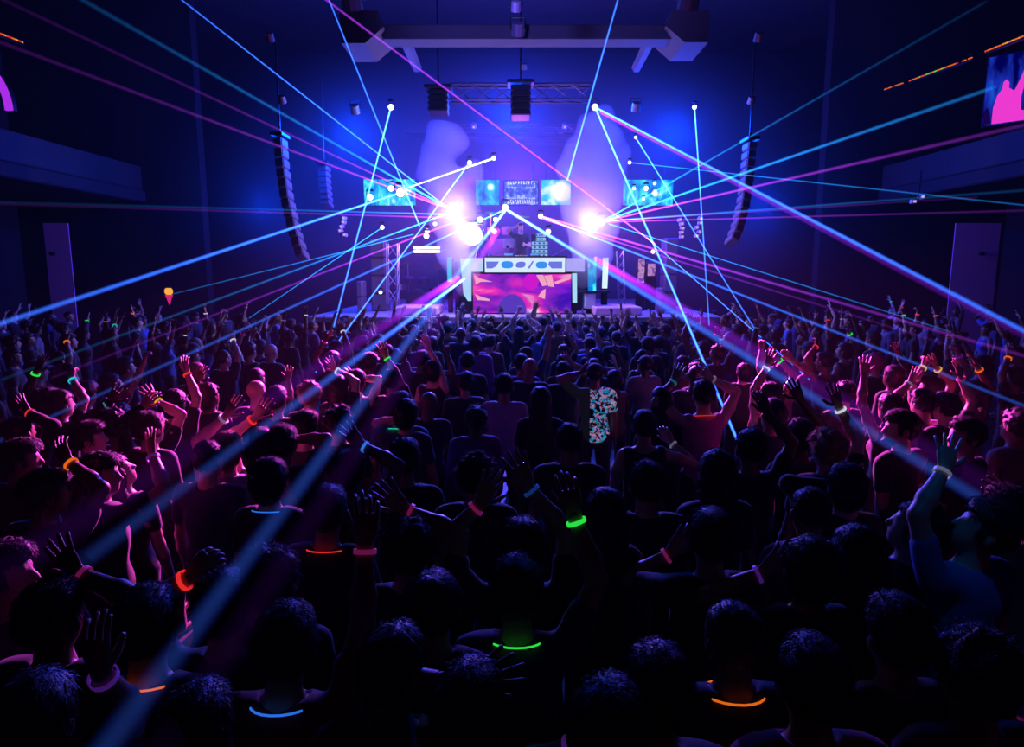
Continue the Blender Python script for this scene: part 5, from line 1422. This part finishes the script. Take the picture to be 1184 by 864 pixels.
plume([(515, 165, 24), (508, 190, 22), (519, 212, 25), (528, 232, 25), (520, 252, 27), (534, 268, 28), (530, 290, 25), (537, 308, 20), (540, 330, 14), (546, 200, 15), (500, 172, 12)], PY, 'lilac smoke plume rising at the left of the booth')
plume([(690, 160, 26), (697, 135, 14), (683, 185, 33), (692, 212, 32), (680, 240, 34), (688, 262, 30), (684, 285, 26), (679, 305, 20), (674, 325, 13), (712, 185, 16), (660, 195, 16)], PY, 'lilac smoke plume rising at the right of the booth')

# ---------------------------------------------------------------- the light itself
BL = (.0, .05, 1.0); PU = (.28, .06, 1.0); MG = (1.0, .06, .62)
for x, y, z, e in ((-4.2, 18.5, 6.3, 1500), (4.2, 18.5, 6.3, 1500), (0, 20.5, 7.2, 1200), (-7.0, 19.5, 4.5, 500), (7.0, 19.5, 4.5, 500)):
    lamp('POINT', (x, y, z), e * K_BLUE, BL, rad=.35, nm='blue_wash')
for x, y, z, e in ((-1.6, 18.9, 4.3, 650), (2.2, 18.9, 4.3, 650), (.2, 20.8, 5.3, 900)):
    lamp('POINT', (x, y, z), e * K_PUR, PU, rad=.3, nm='violet_wash')
lamp('POINT', at(546, 270, 16.75), 130 * K_FL, (.75, .55, 1), rad=.1, nm='flare_light')
lamp('POINT', at(524, 243, 16.75), 60 * K_FL, (.75, .55, 1), rad=.1, nm='flare_light')
lamp('POINT', at(683, 259, 16.75), 70 * K_FL, (.75, .55, 1), rad=.1, nm='flare_light')
# magenta spots from the stage on to both flanks of the crowd
lamp('SPOT', at(548, 205, 15.3), 9000 * K_MAG, MG, tgt=(-2.6, 5.9, 1.5), size=20, blend=.9, rad=.08, nm='magenta_spot')
lamp('SPOT', at(662, 205, 15.3), 9000 * K_MAG, MG, tgt=(3.4, 5.9, 1.5), size=20, blend=.9, rad=.08, nm='magenta_spot')
lamp('SPOT', at(607, 190, 15.4), 3500 * K_VIO, (.30, .05, 1.0), tgt=(0, 4.5, 1.5), size=62, blend=.8, rad=.15, nm='violet_spot')
lamp('SPOT', at(600, 160, 15.4), 9000 * K_VIO, (.04, .08, 1.0), tgt=(0, 10.5, 1.5), size=70, blend=.8, rad=.2, nm='blue_spot')
lamp('SPOT', (.9, 1.2, 8.5), 200, (.0, .22, 1.0), tgt=(2.2, 2.95, 1.25), size=7, blend=.9, rad=.1, nm='blue_spot')  # added overhead to light the teal shirt, no fixture hangs there
lamp('SPOT', at(600, 150, 14.4), 700 * K_KEY, (.9, .5, .8), tgt=(.2, 18, 2.4), size=26, blend=.8, rad=.2, nm='booth_key')
lamp('SPOT', (-1, 8, 6.0), 2400 * K_KEY, (.15, .12, 1.0), tgt=(.5, 13.5, 8.4), size=70, blend=.8, rad=.2, nm='ceiling_wash')
lamp('SPOT', (0, -4, 8.5), K_REAR, (.75, .05, .55), tgt=(0, 6, 1.0), size=100, blend=.8, rad=.6, nm='rear_fill')  # added dim fill from behind the camera, not a hall fixture

w = bpy.data.worlds.new('dark'); SC.world = w; w.use_nodes = True
w.node_tree.nodes['Background'].inputs[0].default_value = (0, 0, 0, 1); w.node_tree.nodes['Background'].inputs[1].default_value = 0

cam = bpy.data.cameras.new('camera'); co = bpy.data.objects.new('camera', cam); C.objects.link(co)
co.location = tuple(CAM); co.rotation_euler = (math.pi / 2 - PITCH, 0, 0)
cam.sensor_width = 36; cam.lens = F_PX / 1184 * 36; cam.clip_start = .05; cam.clip_end = 100
SC.camera = co
vs = SC.view_settings; SC.display_settings.display_device = 'sRGB'
vs.view_transform = 'Standard'; vs.look = 'None'; vs.gamma = 1; vs.exposure = 0; vs.use_curve_mapping = False
cy = SC.cycles
cy.use_denoising = True
cy.max_bounces = 5; cy.diffuse_bounces = 2; cy.glossy_bounces = 2; cy.transmission_bounces = 2; cy.volume_bounces = VB
cy.transparent_max_bounces = 48
cy.sample_clamp_indirect = 4; cy.sample_clamp_direct = 0
cy.use_light_tree = True; cy.use_adaptive_sampling = True; cy.adaptive_threshold = .02
cy.volume_step_rate = 2; cy.caustics_reflective = False; cy.caustics_refractive = False
